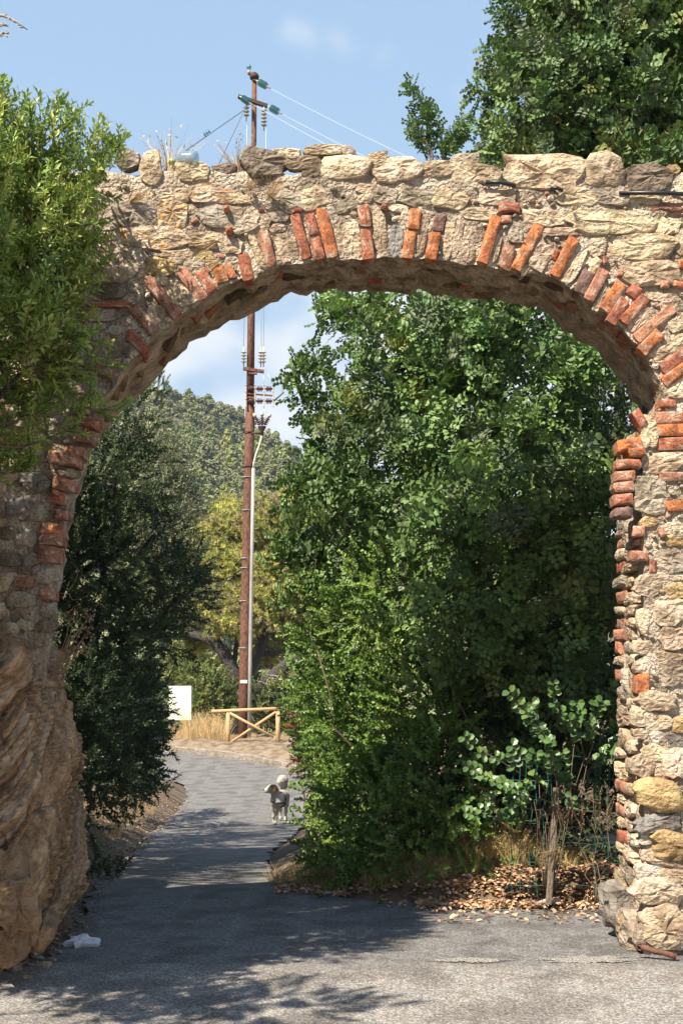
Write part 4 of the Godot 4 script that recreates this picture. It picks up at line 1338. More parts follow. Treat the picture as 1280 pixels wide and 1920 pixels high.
func build_wire_fence() -> void:
	var base := at(1037, 1690, 9.0)
	base.y = 0.13
	var post := thing("wooden_stake", "weathered grey wooden stake holding the green wire mesh", "stake", base)
	var st := ST(true)
	beam(st, Vector3(-0.035, -0.1, 0), Vector3(0.015, 0.72, 0.03), 0.042, 0.036, Vector3(0, 0, 1), 0.005)
	build("stake", st, M.old_wood, post)
	var fence := thing("wire_fence", "sagging green wire mesh fence half lost in the plants by the pier", "fence", base)
	st = ST()
	for i in 17:
		var x := -0.28 + 0.095 * i * (0.6 if i < 6 else 1.0) - (0.0 if i < 6 else -0.02)
		var p := []
		for k in 6:
			p.append(Vector3(x + n_mid.get_noise_2d(i * 3.0, k * 0.7) * 0.04, -0.05 + 0.20 * k, -0.03 - absf(x) * 0.2 + n_mid.get_noise_2d(i * 1.0, k * 0.9 + 30.0) * 0.05))
		tube(st, p, [0.0022, 0.0022, 0.0022, 0.0022, 0.0022, 0.0022], 5, false)
	build("wire", st, M.green_wire, fence)
	for j in 7:
		st = ST()
		var p := []
		var rr := []
		for i in 11:
			p.append(Vector3(-0.3 + 0.145 * i, 0.02 + 0.15 * j + n_mid.get_noise_2d(i * 0.8, j * 5.0) * 0.03, -0.028 - absf(-0.3 + 0.145 * i) * 0.2))
			rr.append(0.002)
		tube(st, p, rr, 5, false)
		build("wire", st, M.green_wire, fence)

# ---------------------------------------------------------------- left
func build_left_plants() -> void:
	var fresh := [Color(0.28, 0.375, 0.07), Color(0.23, 0.33, 0.065), Color(0.37, 0.42, 0.095), Color(0.185, 0.275, 0.058), Color(0.265, 0.37, 0.075)]
	var base := Vector3(-2.5, 2.3, -7.0)
	var shrub := thing("evergreen_shrub", "sunlit yellow-green shrub growing over the left end of the wall", "shrub", base)
	var st := ST()
	limbs(st, Vector3.ZERO, [at(60, 420, 6.8) - base, at(110, 340, 6.7) - base, at(40, 700, 6.6) - base, at(120, 560, 6.8) - base, at(-120, 400, 6.3) - base], 0.035)
	build("stem", st, M.bark, shrub)
	var blobs := []
	for q in [[15, 280, 7.0, 45, 60, 0.35], [-60, 310, 6.8, 90, 110, 0.5], [70, 315, 6.9, 70, 70, 0.35], [140, 322, 7.0, 70, 38, 0.3], [40, 420, 6.7, 90, 90, 0.4], [90, 420, 6.8, 50, 60, 0.3], [45, 540, 6.7, 90, 80, 0.4], [118, 500, 6.85, 50, 40, 0.25], [30, 640, 6.6, 90, 70, 0.4], [84, 600, 6.75, 50, 70, 0.25], [-80, 480, 6.3, 100, 200, 0.6], [-170, 420, 5.9, 140, 260, 0.7], [-420, 600, 5.6, 170, 190, 0.6], [-700, 500, 5.4, 220, 300, 0.8], [-560, 720, 5.0, 200, 120, 0.6], [185, 338, 7.15, 32, 24, 0.15]]:
		blobs.append(bl(q[0], q[1], q[2], q[3], q[4], q[5], 46.0))
	var sc := scatter(blobs, 5, 0.11, 0.75, 0.65, 1.2, fresh, 0.55)
	for q in [[10, 240, 5, 180], [100, 255, 110, 200], [110, 250, 135, 215], [205, 320, 225, 265], [190, 320, 200, 262], [140, 430, 185, 450], [150, 540, 190, 500], [100, 700, 205, 680]]:
		for k in 9:
			var a := at(q[0], q[1], 6.9)
			var e := at(q[2], q[3], 6.9)
			var y := ((e - a).normalized() + rdir() * 0.4).normalized()
			sc[0].append(Transform3D(frame_of(y).rotated(y, rnd(0, TAU)).scaled_local(Vector3.ONE * rnd(0.6, 0.95)), a.lerp(e, k / 9.0) + rdir() * 0.02))
			sc[1].append(fresh[rng.randi() % 5])
	# the part of the shrub outside the frame, which shades the pier and the rock
	var more := scatter([[Vector3(-2.95, 3.95, -6.3), Vector3(0.7, 0.7, 0.5), 50.0], [Vector3(-2.55, 3.1, -6.6), Vector3(0.35, 0.5, 0.3), 60.0], [Vector3(-2.9, 3.0, -5.9), Vector3(0.6, 0.6, 0.5), 50.0], [Vector3(-3.2, 3.3, -5.2), Vector3(0.8, 0.7, 0.5), 40.0]], 5, 0.14, 0.75, 0.8, 1.3, fresh, 0.3)
	sc[0].append_array(more[0])
	sc[1].append_array(more[1])
	copies("foliage", L.privet, M.privet_leaf, sc, shrub, base)
	# drooping shaded branches across the left pier
	base = Vector3(-2.4, 2.6, -6.7)
	var hang := thing("hanging_branch", "loose leafy branches hanging across the shaded left pier", "branch", base)
	st = ST()
	sc = [[], []]
	for q in [[-40, 700, 230, 672], [-40, 740, 150, 700], [-40, 800, 180, 760], [-30, 760, 220, 770], [-40, 850, 150, 800], [-30, 880, 90, 815], [-40, 900, 60, 880], [-40, 720, 100, 740], [0, 640, 170, 640], [-30, 690, 60, 780], [-40, 830, 110, 740], [-20, 640, 120, 690]]:
		var z := rnd(6.5, 7.0)
		var a := at(q[0], q[1], z)
		var e := at(q[2], q[3], z + 0.15)
		var pts := limb(st, a - base, e - base, 0.008, 0.002, 0.05, 5)
		for k in 22:
			var t := rnd(0.1, 1.0) * 5.0
			var i := mini(int(t), 4)
			var p: Vector3 = pts[i].lerp(pts[i + 1], t - i) + base
			var y := ((e - a).normalized() * 0.7 + rdir() * 0.8 + Vector3.UP * 0.3).normalized()
			sc[0].append(Transform3D(frame_of(y).rotated(y, rnd(0, TAU)).scaled_local(Vector3.ONE * rnd(0.6, 1.0)), p))
			sc[1].append(fresh[rng.randi() % 5])
	copies("foliage", L.privet, M.privet_leaf, sc, hang, base)
	build("stem", st, M.twig, hang)

	# tree and hedge along the left of the road beyond the arch
	var darks := [Color(0.06, 0.09, 0.03), Color(0.075, 0.11, 0.036), Color(0.095, 0.13, 0.042), Color(0.05, 0.078, 0.03)]
	base = Vector3(-3.3, 1.0, -13.0)
	var t1 := thing("evergreen_oak", "dark evergreen tree leaning over the road beyond the left pier", "tree", base)
	st = ST()
	limbs(st, Vector3.ZERO, [at(220, 850, 12.5) - base, at(290, 1000, 13) - base, at(160, 1000, 12.0) - base, at(340, 1120, 13.5) - base, at(270, 760, 13) - base], 0.07)
	build("trunk", st, M.bark, t1)
	blobs = []
	for q in [[225, 810, 12.6, 65, 60, 0.5], [180, 900, 12.2, 100, 110, 0.6], [255, 900, 13.0, 65, 90, 0.5], [160, 1050, 12.0, 100, 120, 0.6], [260, 1040, 13.2, 85, 100, 0.6], [318, 1110, 13.6, 62, 90, 0.5], [200, 1190, 12.4, 110, 80, 0.6], [290, 1180, 13.4, 60, 60, 0.5], [60, 960, 12.0, 120, 200, 0.8], [350, 1080, 14.0, 40, 60, 0.3]]:
		blobs.append(bl(q[0], q[1], q[2], q[3], q[4], q[5], 15.0))
	sc = scatter(blobs, 5, 0.18, 0.3, 0.6, 1.05, darks, 0.45)
	for q in [[290, 760, 300, 700], [300, 780, 310, 715], [270, 760, 262, 715]]:
		for k in 8:
			var y := (at(q[2], q[3], 13.0) - at(q[0], q[1], 13.0)).normalized() + rdir() * 0.4
			sc[0].append(Transform3D(frame_of(y.normalized()).scaled_local(Vector3.ONE * rnd(0.4, 0.6)), at(q[0], q[1], 13.0).lerp(at(q[2], q[3], 13.0), k / 8.0)))
			sc[1].append(darks[2])
	copies("foliage", L.dark, M.dark_leaf, sc, t1, base)
	base = Vector3(-3.9, 0.2, -18.5)
	var t2 := thing("olive_tree", "silvery green tree catching the sun behind the dark evergreen", "tree", base)
	st = ST()
	limbs(st, Vector3.ZERO, [at(330, 900, 18) - base, at(370, 1050, 18) - base, at(300, 850, 18) - base], 0.07)
	build("trunk", st, M.bark, t2)
	blobs = []
	for q in [[315, 890, 17.5, 45, 60, 0.5], [325, 960, 17.5, 48, 70, 0.6], [335, 1060, 17.0, 46, 70, 0.6], [285, 840, 18, 50, 60, 0.6], [290, 960, 18, 60, 100, 0.8], [355, 1130, 17.2, 40, 60, 0.5], [310, 1150, 17.8, 60, 60, 0.6]]:
		blobs.append(bl(q[0], q[1], q[2], q[3], q[4], q[5], 16.0))
	sc = scatter(blobs, 4, 0.2, 0.7, 0.6, 1.0, [Color(0.22, 0.235, 0.13), Color(0.17, 0.195, 0.095), Color(0.27, 0.275, 0.17), Color(0.13, 0.155, 0.065)], 0.5)
	copies("foliage", L.olive, M.dark_leaf, sc, t2, base)
	base = Vector3(-2.9, 0.1, -15.0)
	var hedge := thing("hedge", "low dark overgrown hedge on the bank left of the road", "hedge", base)
	st = ST()
	limbs(st, Vector3.ZERO, [Vector3(-0.2, 1.3, 2.0), Vector3(-0.3, 1.4, 0), Vector3(-0.4, 1.2, -2.5)], 0.03)
	build("stem", st, M.twig, hedge)
	blobs = []
	for q in [[170, 1330, 11.8, 60, 90, 0.6], [230, 1330, 13.5, 70, 90, 0.8], [245, 1330, 16.5, 50, 90, 0.9], [252, 1420, 20.0, 34, 60, 0.9], [180, 1450, 11.8, 60, 80, 0.5], [240, 1430, 14.0, 60, 80, 0.7], [160, 1530, 11.4, 40, 50, 0.4], [238, 1290, 18.5, 50, 50, 0.9], [262, 1350, 21, 26, 60, 0.8], [255, 1480, 16.0, 40, 40, 0.5], [100, 1350, 11.8, 80, 160, 0.8]]:
		blobs.append(bl(q[0], q[1], q[2], q[3], q[4], q[5], 17.0))
	sc = scatter(blobs, 5, 0.16, 0.25, 0.6, 1.1, [Color(0.065, 0.105, 0.04), Color(0.085, 0.125, 0.05), Color(0.06, 0.095, 0.036), Color(0.08, 0.11, 0.055)], 0.45)
	copies("foliage", L.dark, M.dark_leaf, sc, hedge, base)
	# evergreens higher on the bank, beyond the left edge of the frame
	for q in [[-5.3, 6.0, -8.6, "evergreen tree on the bank beyond the left edge, nearer of two"], [-5.6, 6.3, -12.4, "evergreen tree on the bank beyond the left edge, farther of two"]]:
		base = Vector3(q[0], 3.2, q[2])
		var up := thing("bank_tree", q[3], "tree", base, "evergreens on the left bank")
		st = ST()
		limbs(st, Vector3(0, -0.6, 0), [Vector3(0.6, 3.2, 0.6), Vector3(-0.5, 3.6, -0.6), Vector3(0.2, 2.8, -1.2)], 0.09)
		build("trunk", st, M.bark, up)
		sc = scatter([[Vector3(q[0], q[1], q[2]), Vector3(1.3, 1.5, 2.3), 9.0], [Vector3(q[0] - 0.5, q[1] - 1.6, q[2]), Vector3(1.3, 1.0, 2.0), 8.0]], 5, 0.22, 0.3, 0.8, 1.2, darks, 0.45)
		copies("foliage", L.dark, M.dark_leaf, sc, up, base)
	# dead umbels and thorny twigs over the rock
	base = at(112, 1250, 7.25)
	var dry := thing("dried_flowers", "brown dried flower stalks standing between the rock and the hedge", "plant", base)
	st = ST()
	for i in 16:
		var e := at(rnd(95, 175), rnd(1130, 1230), 7.2 + rnd(-0.1, 0.2)) - base
		limb(st, Vector3(rnd(-0.06, 0.03), rnd(-0.1, 0), rnd(-0.05, 0.05)), e, 0.0025, 0.0012, 0.05, 3)
		if i % 2 == 0:
			for k in 14:
				var f := e + rdir() * 0.035
				stem(st, e, f, 0.0008)
				lathe(st, f - Vector3(0, 0.005, 0), Vector3.UP, [Vector2(0, 0), Vector2(0.006, 0.004), Vector2(0.006, 0.009), Vector2(0, 0.012)], 5)
	build("stalk", st, mat("dry_stalk", lin(0.26, 0.17, 0.09), 0.9, null, Vector3.ONE, null, 1.0, false), dry)
	var thorn := thing("bramble", "bare tangled brown twigs and dry grass at the top of the rock outcrop", "bramble", at(70, 1160, 7.1))
	st = ST()
	for i in 60:
		var a := Vector3(rnd(-0.28, 0.15), rnd(-0.25, 0.15), rnd(-0.1, 0.15))
		limb(st, a, a + Vector3(rnd(-0.15, 0.2), rnd(-0.2, 0.25), rnd(-0.05, 0.1)), 0.002, 0.001, 0.15, 4)
	build("twig", st, M.dry_stalk, thorn)
	# a tree out of the frame on the left: its bare twigs reach into the corner, its crown shades the road
	base = Vector3(-5.0, 2.6, -4.4)
	var shade := thing("bare_twigs", "bare grey dead twigs reaching into the sky from beyond the left edge", "branch", base)
	st = ST()
	limb(st, Vector3.ZERO, at(-60, 20, 7.0) - base, 0.07, 0.012, 0.05, 6)
	for q in [[-60, 20, 8, 30, 52, 56], [-60, 40, 4, 46, 16, 50], [-60, 60, 0, 66, 18, 63]]:
		var pts := [at(q[0], q[1], 7.0) - base, at(q[2], q[3], 7.0) - base, at((q[2] + q[4]) / 2.0, (q[3] + q[5]) / 2.0 - 3, 7.0) - base, at(q[4], q[5], 7.0) - base]
		tube(st, pts, [0.012, 0.008, 0.006, 0.003], 6)
		for k in 6:
			var p: Vector3 = pts[1].lerp(pts[3], k / 6.0)
			rod(st, p, p + Vector3(rnd(-0.02, 0.02), rnd(-0.02, 0.02), 0.01), 0.004, 5)
	build("branch", st, M.grey_twig, shade)
	sc = scatter([[Vector3(-2.75, 4.2, -3.6), Vector3(0.5, 0.3, 0.22), 24.0]], 5, 0.2, 0.3, 0.8, 1.2, darks, 0.3)
	copies("foliage", L.dark, M.dark_leaf, sc, shade, base)

# ---------------------------------------------------------------- the wooded hill
# a distant tree as one mesh: leaf tufts over a few lobes round a trunk
func far_tree(h: float, wid: float, lobes: int, tufts: int, size: float) -> ArrayMesh:
	var st := ST(true)
	st.set_color(Color(0.16, 0.12, 0.09))
	tube(st, [Vector3(0, -0.4, 0), Vector3(0, h * 0.6, 0)], [0.12, 0.05], 5, false)
	var cs := []
	for i in lobes:
		var t := (i + 0.5) / lobes
		var a := i * 2.4
		cs.append([Vector3(cos(a), 0, sin(a)) * wid * 0.30 * (1.0 - 0.6 * t) + Vector3(0, h * (0.30 + 0.62 * t), 0), wid * rnd(0.26, 0.36) * (1.05 - 0.45 * t)])
	for i in tufts:
		var c = cs[rng.randi() % lobes]
		var d := rdir()
		var p: Vector3 = c[0] + d * c[1] * rnd(0.6, 1.05) * Vector3(1, 0.8, 1)
		var n := (d + Vector3.UP * 0.5 + rdir() * 0.6).normalized()
		var x := n.cross(rdir()).normalized()
		var y := n.cross(x)
		var sz := size * rnd(0.6, 1.3)
		var v := rnd(0.75, 1.25)
		st.set_color(Color(v, v, v * 0.95))
		tri(st, p + x * sz, p - x * sz * 0.6 + y * sz * 0.8, p - x * sz * 0.5 - y * sz * 0.8)
	return done(st)

func build_hill_trees() -> void:
	var kinds := []
	for q in [[5.0, 3.6, 7, 560, 0.28], [6.0, 3.0, 8, 560, 0.26], [4.2, 4.0, 6, 560, 0.30], [6.6, 3.0, 8, 600, 0.26]]:
		kinds.append(far_tree(q[0], q[1], q[2], q[3], q[4]))
	var pale := leafmat("hill_leaf", 0.75, 0.25, lin(0.29, 0.315, 0.085))
	var mid := leafmat("hill_leaf", 0.75, 0.25, lin(0.20, 0.235, 0.07))
	var dark := leafmat("hill_leaf", 0.75, 0.25, lin(0.09, 0.12, 0.048))
	var bush := far_tree(1.7, 2.8, 4, 150, 0.34)
	var olive := leafmat("hill_leaf", 0.8, 0.2, lin(0.175, 0.185, 0.08))
	var n := 0
	var spots := []
	for i in 9000:
		# only the slope that the photograph looks at
		var z := sqrt(rnd(95.0 * 95.0, 302.0 * 302.0))
		var x := rnd(-0.175, 0.06) * z
		var y := ground_y(x, z)
		var px := 640.0 + x / z * F
		var py := HZ - (y - CH) / z * F
		if px < 215 or px > 720 or py > 1345:
			continue
		var near := false
		var keep_off := 4.0 * z / 200.0
		for s_ in spots:
			if absf(s_.x - x) < keep_off * 0.5 and absf(s_.z - z) < keep_off * 1.6:
				near = true
				break
		if near:
			continue
		spots.append(Vector3(x, y, z))
		if spots.size() >= 290:
			break
	for p in spots:
		var o := MeshInstance3D.new()
		o.name = numbered("hill_tree")
		o.mesh = kinds[rng.randi() % 4]
		var k := rng.randf()
		var yellow: bool = n_big.get_noise_2d(p.x * 0.4, p.z * 0.4) > 0.05
		o.material_override = (pale if k < 0.62 else mid) if yellow else (dark if k < 0.4 else mid if k < 0.85 else pale)
		add_child(o)
		var sc := rnd(0.5, 0.95) * lerpf(0.75, 1.1, clampf((p.z - 95.0) / 200.0, 0, 1))
		o.transform = Transform3D(Basis(Vector3.UP, rnd(0, TAU)).scaled(Vector3(sc, sc * rnd(0.85, 1.25), sc)), Vector3(p.x, p.y, -p.z))
		var hue: String = "yellow-green" if o.material_override == pale else ("mid green" if o.material_override == mid else "dark green")
		var zone := "on the ridge of the wooded hill against the sky" if p.z > 275.0 else ("on the upper slope of the wooded hill" if p.z > 220.0 else ("half way up the wooded hill" if p.z > 160.0 else "low on the wooded hill behind the yellow-green pine"))
		tag(o, "%s %s tree %s" % ["tall" if sc > 0.72 else "small", hue, zone], "tree", "trees on the wooded hillside")
	# low scrub between them
	var T := []
	var C := []
	for i in 7000:
		var z := sqrt(rnd(80.0 * 80.0, 303.0 * 303.0))
		var x := rnd(-0.21, 0.16) * z
		var y := ground_y(x, z)
		var sz := rnd(0.5, 1.25)
		T.append(Transform3D(Basis(Vector3.UP, rnd(0, TAU)).scaled(Vector3(sz, sz * rnd(0.7, 1.2), sz)), Vector3(x, y - 0.1, -z)))
		var v := rnd(0.7, 1.3)
		C.append(Color(v, v, v))
	var scrub := copies("scrub", bush, olive, [T, C], self)
	tag(scrub, "low olive green scrub covering the slope between the hillside pines", "scrub")

func build_pines() -> void:
	# the yellow-green pine behind the barrier, with its forked leaning trunk
	var base := at(436, 1372, 40.0)
	base.y = -0.35
	var pine := thing("pine_tree", "yellow-green pine with a twisted dark forked trunk behind the pole", "tree", base)
	var st := ST()
	var z := 40.0
	var fork := at(446, 1295, z) - base
	tube(st, [Vector3(0, -0.4, 0), at(440, 1340, z) - base, fork], [0.33, 0.27, 0.24], 10)
	tube(st, [fork + Vector3(0, -0.25, 0), at(438, 1258, z) - base, at(418, 1220, z) - base, at(390, 1196, z) - base, at(350, 1188, 40.4) - base, at(300, 1150, 41) - base], [0.25, 0.22, 0.20, 0.16, 0.12, 0.06], 9)
	tube(st, [fork + Vector3(0, -0.25, 0), at(466, 1262, z) - base, at(488, 1225, z) - base, at(500, 1180, 40.3) - base, at(520, 1080, 40.6) - base], [0.22, 0.16, 0.14, 0.11, 0.05], 9)
	for q in [[418, 1220, 400, 1175, 380, 1120], [438, 1258, 445, 1190, 440, 1080], [390, 1196, 405, 1160, 420, 1040], [488, 1225, 520, 1225, 560, 1200], [440, 1300, 425, 1280, 415, 1270], [488, 1200, 470, 1150, 470, 1020], [500, 1180, 540, 1120, 560, 1060]]:
		tube(st, [at(q[0], q[1], z) - base, at(q[2], q[3], z + 0.2) - base, at(q[4], q[5], z + 0.3) - base], [0.09, 0.06, 0.025], 6)
	build("trunk", st, M.pine_bark, pine)
	var blobs := []
	for q in [[420, 1010, 41, 60, 40, 1.0], [500, 990, 41, 70, 50, 1.0], [560, 960, 42, 60, 45, 1.0], [390, 1060, 40.5, 50, 45, 0.9], [460, 1080, 40.5, 70, 45, 1.0], [540, 1060, 41, 60, 50, 1.0], [410, 1130, 40, 50, 34, 0.8], [500, 1130, 40, 60, 34, 0.9], [450, 1160, 39.5, 60, 26, 0.7], [360, 1150, 41, 40, 30, 0.8], [550, 1150, 41, 40, 40, 0.8], [600, 1000, 43, 60, 70, 1.0], [440, 965, 42, 40, 25, 0.6], [640, 930, 43, 50, 40, 1.0], [510, 1215, 41, 40, 20, 0.5], [370, 1205, 42, 30, 14, 0.5]]:
		blobs.append(bl(q[0], q[1], q[2], q[3], q[4], q[5], 13.0))
	var sc := scatter(blobs, 8, 0.34, 0.55, 0.35, 0.7, [Color(0.47, 0.46, 0.13), Color(0.39, 0.41, 0.12), Color(0.53, 0.50, 0.15), Color(0.32, 0.345, 0.10), Color(0.38, 0.32, 0.19)], 0.4)
	copies("foliage", L.needle, M.needle, sc, pine, base)
	# a leaning dead pine trunk with bare grey twigs to the right of it
	base = at(500, 1330, 38.0)
	base.y = -0.35
	var dead := thing("dead_tree", "grey leaning dead tree with bare twigs behind the wooden barrier", "tree", base)
	st = ST()
	tube(st, [at(488, 1300, 38) - base, at(515, 1272, 38) - base, at(540, 1245, 38) - base, at(580, 1230, 38) - base], [0.30, 0.28, 0.2, 0.1], 9)
	build("trunk", st, M.pine_bark, dead)
	st = ST()
	for i in 34:
		var a := at(rnd(505, 550), rnd(1268, 1290), 37.6) - base
		limb(st, a, a + Vector3(rnd(-0.5, 0.5), rnd(-0.35, 0.3), rnd(-0.2, 0.2)), 0.014, 0.006, 0.12, 4)
	build("twig", st, M.grey_twig, dead)
	# bushes behind the sign and the barrier
	var i2 := 0
	for q in [[395, 1320, 38.0, 40, 48, "round bright green bush between the white sign and the pole"], [335, 1250, 46.0, 34, 30, "pale green bush above the white sign"], [500, 1330, 37.6, 42, 30, "low green bush behind the right half of the wooden barrier"], [372, 1270, 44.0, 28, 30, "green bush beneath the leaning branch of the pine"], [545, 1300, 38.0, 40, 40, "dark green bush right of the wooden barrier"], [470, 1310, 42.0, 26, 30, "small green bush just behind the pole"]]:
		var bb := at(q[0], q[1] + q[4] * 0.9, q[2])
		var bush := thing("bush", q[5], "bush", bb, "bushes behind the barrier")
		st = ST()
		limbs(st, Vector3(0, -0.3, 0), [Vector3(0.2, 0.7, 0), Vector3(-0.3, 0.6, 0.1)], 0.03)
		build("stem", st, M.twig, bush)
		var r: float = q[3] / F * q[2]
		var hh: float = q[4] / F * q[2]
		sc = scatter([[at(q[0], q[1], q[2]), Vector3(r, hh, r), 15.0], [at(q[0] + 10, q[1] - q[4] * 0.3, q[2]), Vector3(r, hh, r) * 0.6, 15.0]], 4, 0.22, 0.4, 1.1, 1.8, [[Color(0.14, 0.19, 0.04), Color(0.10, 0.15, 0.035), Color(0.19, 0.20, 0.05)], [Color(0.22, 0.25, 0.06), Color(0.16, 0.2, 0.05)], [Color(0.10, 0.13, 0.045), Color(0.15, 0.16, 0.06)]][i2 % 3], 0.4)
		copies("foliage", L.small, M.small_leaf, sc, bush, bb)
		i2 += 1

# ---------------------------------------------------------------- the power pole
func disc_string(st: SurfaceTool, a: Vector3, d: Vector3, n: int, r: float, pitch: float) -> void:
	for i in n:
		lathe(st, a + d * pitch * i, d, [Vector2(0.0, 0.0), Vector2(r * 0.35, 0.0), Vector2(r * 0.4, pitch * 0.3), Vector2(r, pitch * 0.42), Vector2(r * 0.95, pitch * 0.56), Vector2(r * 0.35, pitch * 0.62), Vector2(0.0, pitch * 0.95)], 12)

func build_pole() -> void:
	var z := 35.0
	var base := at(457, 1390, z)
	var pole := thing("utility_pole", "tall rusty brown steel power pole with crossarms and insulators", "pole", base)
	var q := func(px: float, py: float, dz := 0.0) -> Vector3: return at(px, py, z - dz) - base
	var st := ST()
	tube(st, [q.call(457, 1400), q.call(459, 1250), q.call(463, 1060), q.call(467, 860), q.call(469.5, 740)], [0.155, 0.15, 0.145, 0.135, 0.125], 20)
	tube(st, [q.call(469.3, 742), q.call(471, 600), q.call(474, 400)], [0.108, 0.102, 0.095], 18)
	tube(st, [q.call(474, 402), q.call(476, 280), q.call(477, 148)], [0.078, 0.072, 0.066], 16)
	build("shaft", st, M.rust, pole)
	# collars where the lengths of tube join, and pale bands
	for y in [742.0, 402.0]:
		st = ST()
		var x := 469.5 if y > 500 else 474.0
		lathe(st, q.call(x, y + 3), Vector3.UP, [Vector2(0.126 if y > 500 else 0.096, 0), Vector2(0.134 if y > 500 else 0.1, 0.02), Vector2(0.134 if y > 500 else 0.1, 0.08), Vector2(0.09, 0.12)], 18)
		build("collar", st, M.rust_dark, pole)
	for e in [[464.0, 896.0], [463.0, 958.0], [460.5, 1048.0], [460.0, 1066.0], [459.0, 1128.0], [458.0, 1216.0], [466.0, 812.0], [465.0, 876.0]]:
		st = ST()
		lathe(st, q.call(e[0], e[1]), Vector3.UP, [Vector2(0.145, 0), Vector2(0.158, 0.004), Vector2(0.158, 0.022), Vector2(0.145, 0.026)], 18)
		build("band", st, M.conduit if e[1] > 890 else M.rust_dark, pole)
	st = ST(true)
	beam(st, q.call(457, 1281, 0.16), q.call(457, 1275, 0.16), 0.19, 0.01, Vector3(0, 0, 1), 0.002)
	build("number_plate", st, M.white_paint, pole)
	# conduit and cable
	st = ST()
	tube(st, [q.call(467, 1388, 0.12), q.call(469, 1240, 0.12), q.call(472, 1060, 0.12), q.call(475, 878, 0.12)], [0.052, 0.052, 0.05, 0.05], 12)
	build("conduit", st, M.conduit, pole)
	st = ST()
	tube(st, [q.call(475, 880, 0.12), q.call(476, 868, 0.12), q.call(480, 852, 0.12), q.call(486, 836, 0.12), q.call(490, 822, 0.12), q.call(491, 812, 0.12)], [0.03, 0.03, 0.03, 0.03, 0.03, 0.032], 8)
	build("cable", st, mat("cable", lin(0.52, 0.47, 0.40), 0.6), pole)
	# cable head with three porcelain bells
	st = ST()
	rod(st, q.call(466, 813, 0.1), q.call(492, 812, 0.12), 0.03, 6)
	lathe(st, q.call(491, 816, 0.12), Vector3.UP, [Vector2(0.0, 0), Vector2(0.05, 0), Vector2(0.05, 0.1), Vector2(0.11, 0.2), Vector2(0.12, 0.24), Vector2(0, 0.27)], 12)
	build("cable_head", st, M.rust_dark, pole)
	for e in [[-0.55, 1.0], [0.0, 1.1], [0.55, 1.0]]:
		st = ST()
		var d := Vector3(e[0], e[1], 0.1).normalized()
		var p: Vector3 = q.call(491.5 + e[0] * 8, 797, 0.12)
		for k in 4:
			lathe(st, p + d * (0.02 + 0.05 * k), d, [Vector2(0.03, 0), Vector2(0.075, 0.012), Vector2(0.075, 0.026), Vector2(0.03, 0.035)], 12)
		rod(st, p, p + d * 0.24, 0.03, 8)
		build("bell_insulator", st, M.brown_porcelain, pole)
		st = ST()
		lathe(st, p + d * 0.24, d, [Vector2(0.0, 0), Vector2(0.05, 0.01), Vector2(0.055, 0.05), Vector2(0.03, 0.11), Vector2(0.0, 0.12)], 10)
		build("cap", st, M.porcelain, pole)
	# the switch: two rows of brown insulators between upright plates
	for py in [729.0, 752.0]:
		for px in [472.0, 487.0, 504.0]:
			st = ST()
			var p: Vector3 = q.call(px - 5, py, 0.16)
			for k in 4:
				lathe(st, p + Vector3(0.036 * k, 0, 0), Vector3.RIGHT, [Vector2(0.03, 0), Vector2(0.08, 0.01), Vector2(0.08, 0.024), Vector2(0.03, 0.032)], 12)
			rod(st, p - Vector3(0.03, 0, 0), p + Vector3(0.19, 0, 0), 0.028, 8)
			build("insulator", st, M.brown_porcelain, pole)
	for px in [461.0, 478.0, 495.0, 512.0]:
		st = ST(true)
		beam(st, q.call(px, 763, 0.17), q.call(px + 0.5, 722, 0.17), 0.035, 0.05, Vector3(0, 0, 1), 0.004)
		for py in [722.0, 734.0, 748.0, 762.0]:
			rod(st, q.call(px - 1.5, py, 0.19), q.call(px + 1.5, py, 0.19), 0.02, 6)
		build("upright_plate", st, M.porcelain, pole)
	st = ST(true)
	beam(st, q.call(461, 738, 0.14), q.call(512, 742, 0.16), 0.04, 0.05, Vector3(0, 0, 1), 0.004)
	beam(st, q.call(461, 745, 0.14), q.call(480, 746, 0.16), 0.05, 0.06, Vector3(0, 0, 1), 0.004)
	build("switch_frame", st, M.rust, pole)
	st = ST()
	rod(st, q.call(513, 752, 0.17), q.call(532, 735, 0.17), 0.026, 8)
	build("switch_handle", st, M.dark_wire, pole)
	# middle crossarm with upright insulator strings
	st = ST(true)
	beam(st, q.call(456, 691, 0.12), q.call(495, 697, 0.12), 0.09, 0.09, Vector3.UP, 0.008)
	beam(st, q.call(466, 700, 0.13), q.call(482, 701, 0.13), 0.06, 0.05, Vector3.UP, 0.006)
	build("crossarm", st, M.rust, pole)
	for px in [457.0, 489.0, 494.0]:
		st = ST()
		var a: Vector3 = q.call(px, 688, 0.12)
		disc_string(st, a + Vector3(0, 0.10, 0), Vector3.UP, 4, 0.075, 0.085)
		rod(st, a, a + Vector3(0, 0.55, 0), 0.016, 6)
		build("insulator_string", st, M.porcelain, pole)
	for w in [[490.0, 658.0, 490.5, 420.0], [494.0, 660.0, 499.0, 240.0], [457.0, 652.0, 463.0, 235.0], [494.0, 704.0, 495.0, 725.0], [495.0, 763.0, 492.0, 780.0], [502.0, 700.0, 512.0, 722.0]]:
		st = ST()
		rod(st, q.call(w[0], w[1], 0.12), q.call(w[2], w[3], 0.12), 0.006, 5)
		build("jumper_wire", st, M.wire, pole)
	# the top: head, skew crossarm, glass strings
	st = ST()
	lathe(st, q.call(477, 150), Vector3.UP, [Vector2(0.07, 0), Vector2(0.12, 0.03), Vector2(0.13, 0.1), Vector2(0.1, 0.16), Vector2(0.06, 0.2), Vector2(0, 0.22)], 14)
	rod(st, q.call(477, 143), q.call(466, 137), 0.05, 8)
	rod(st, q.call(474, 150, 0.08), q.call(487, 153, 0.1), 0.03, 6)
	build("pole_head", st, M.rust_dark, pole)
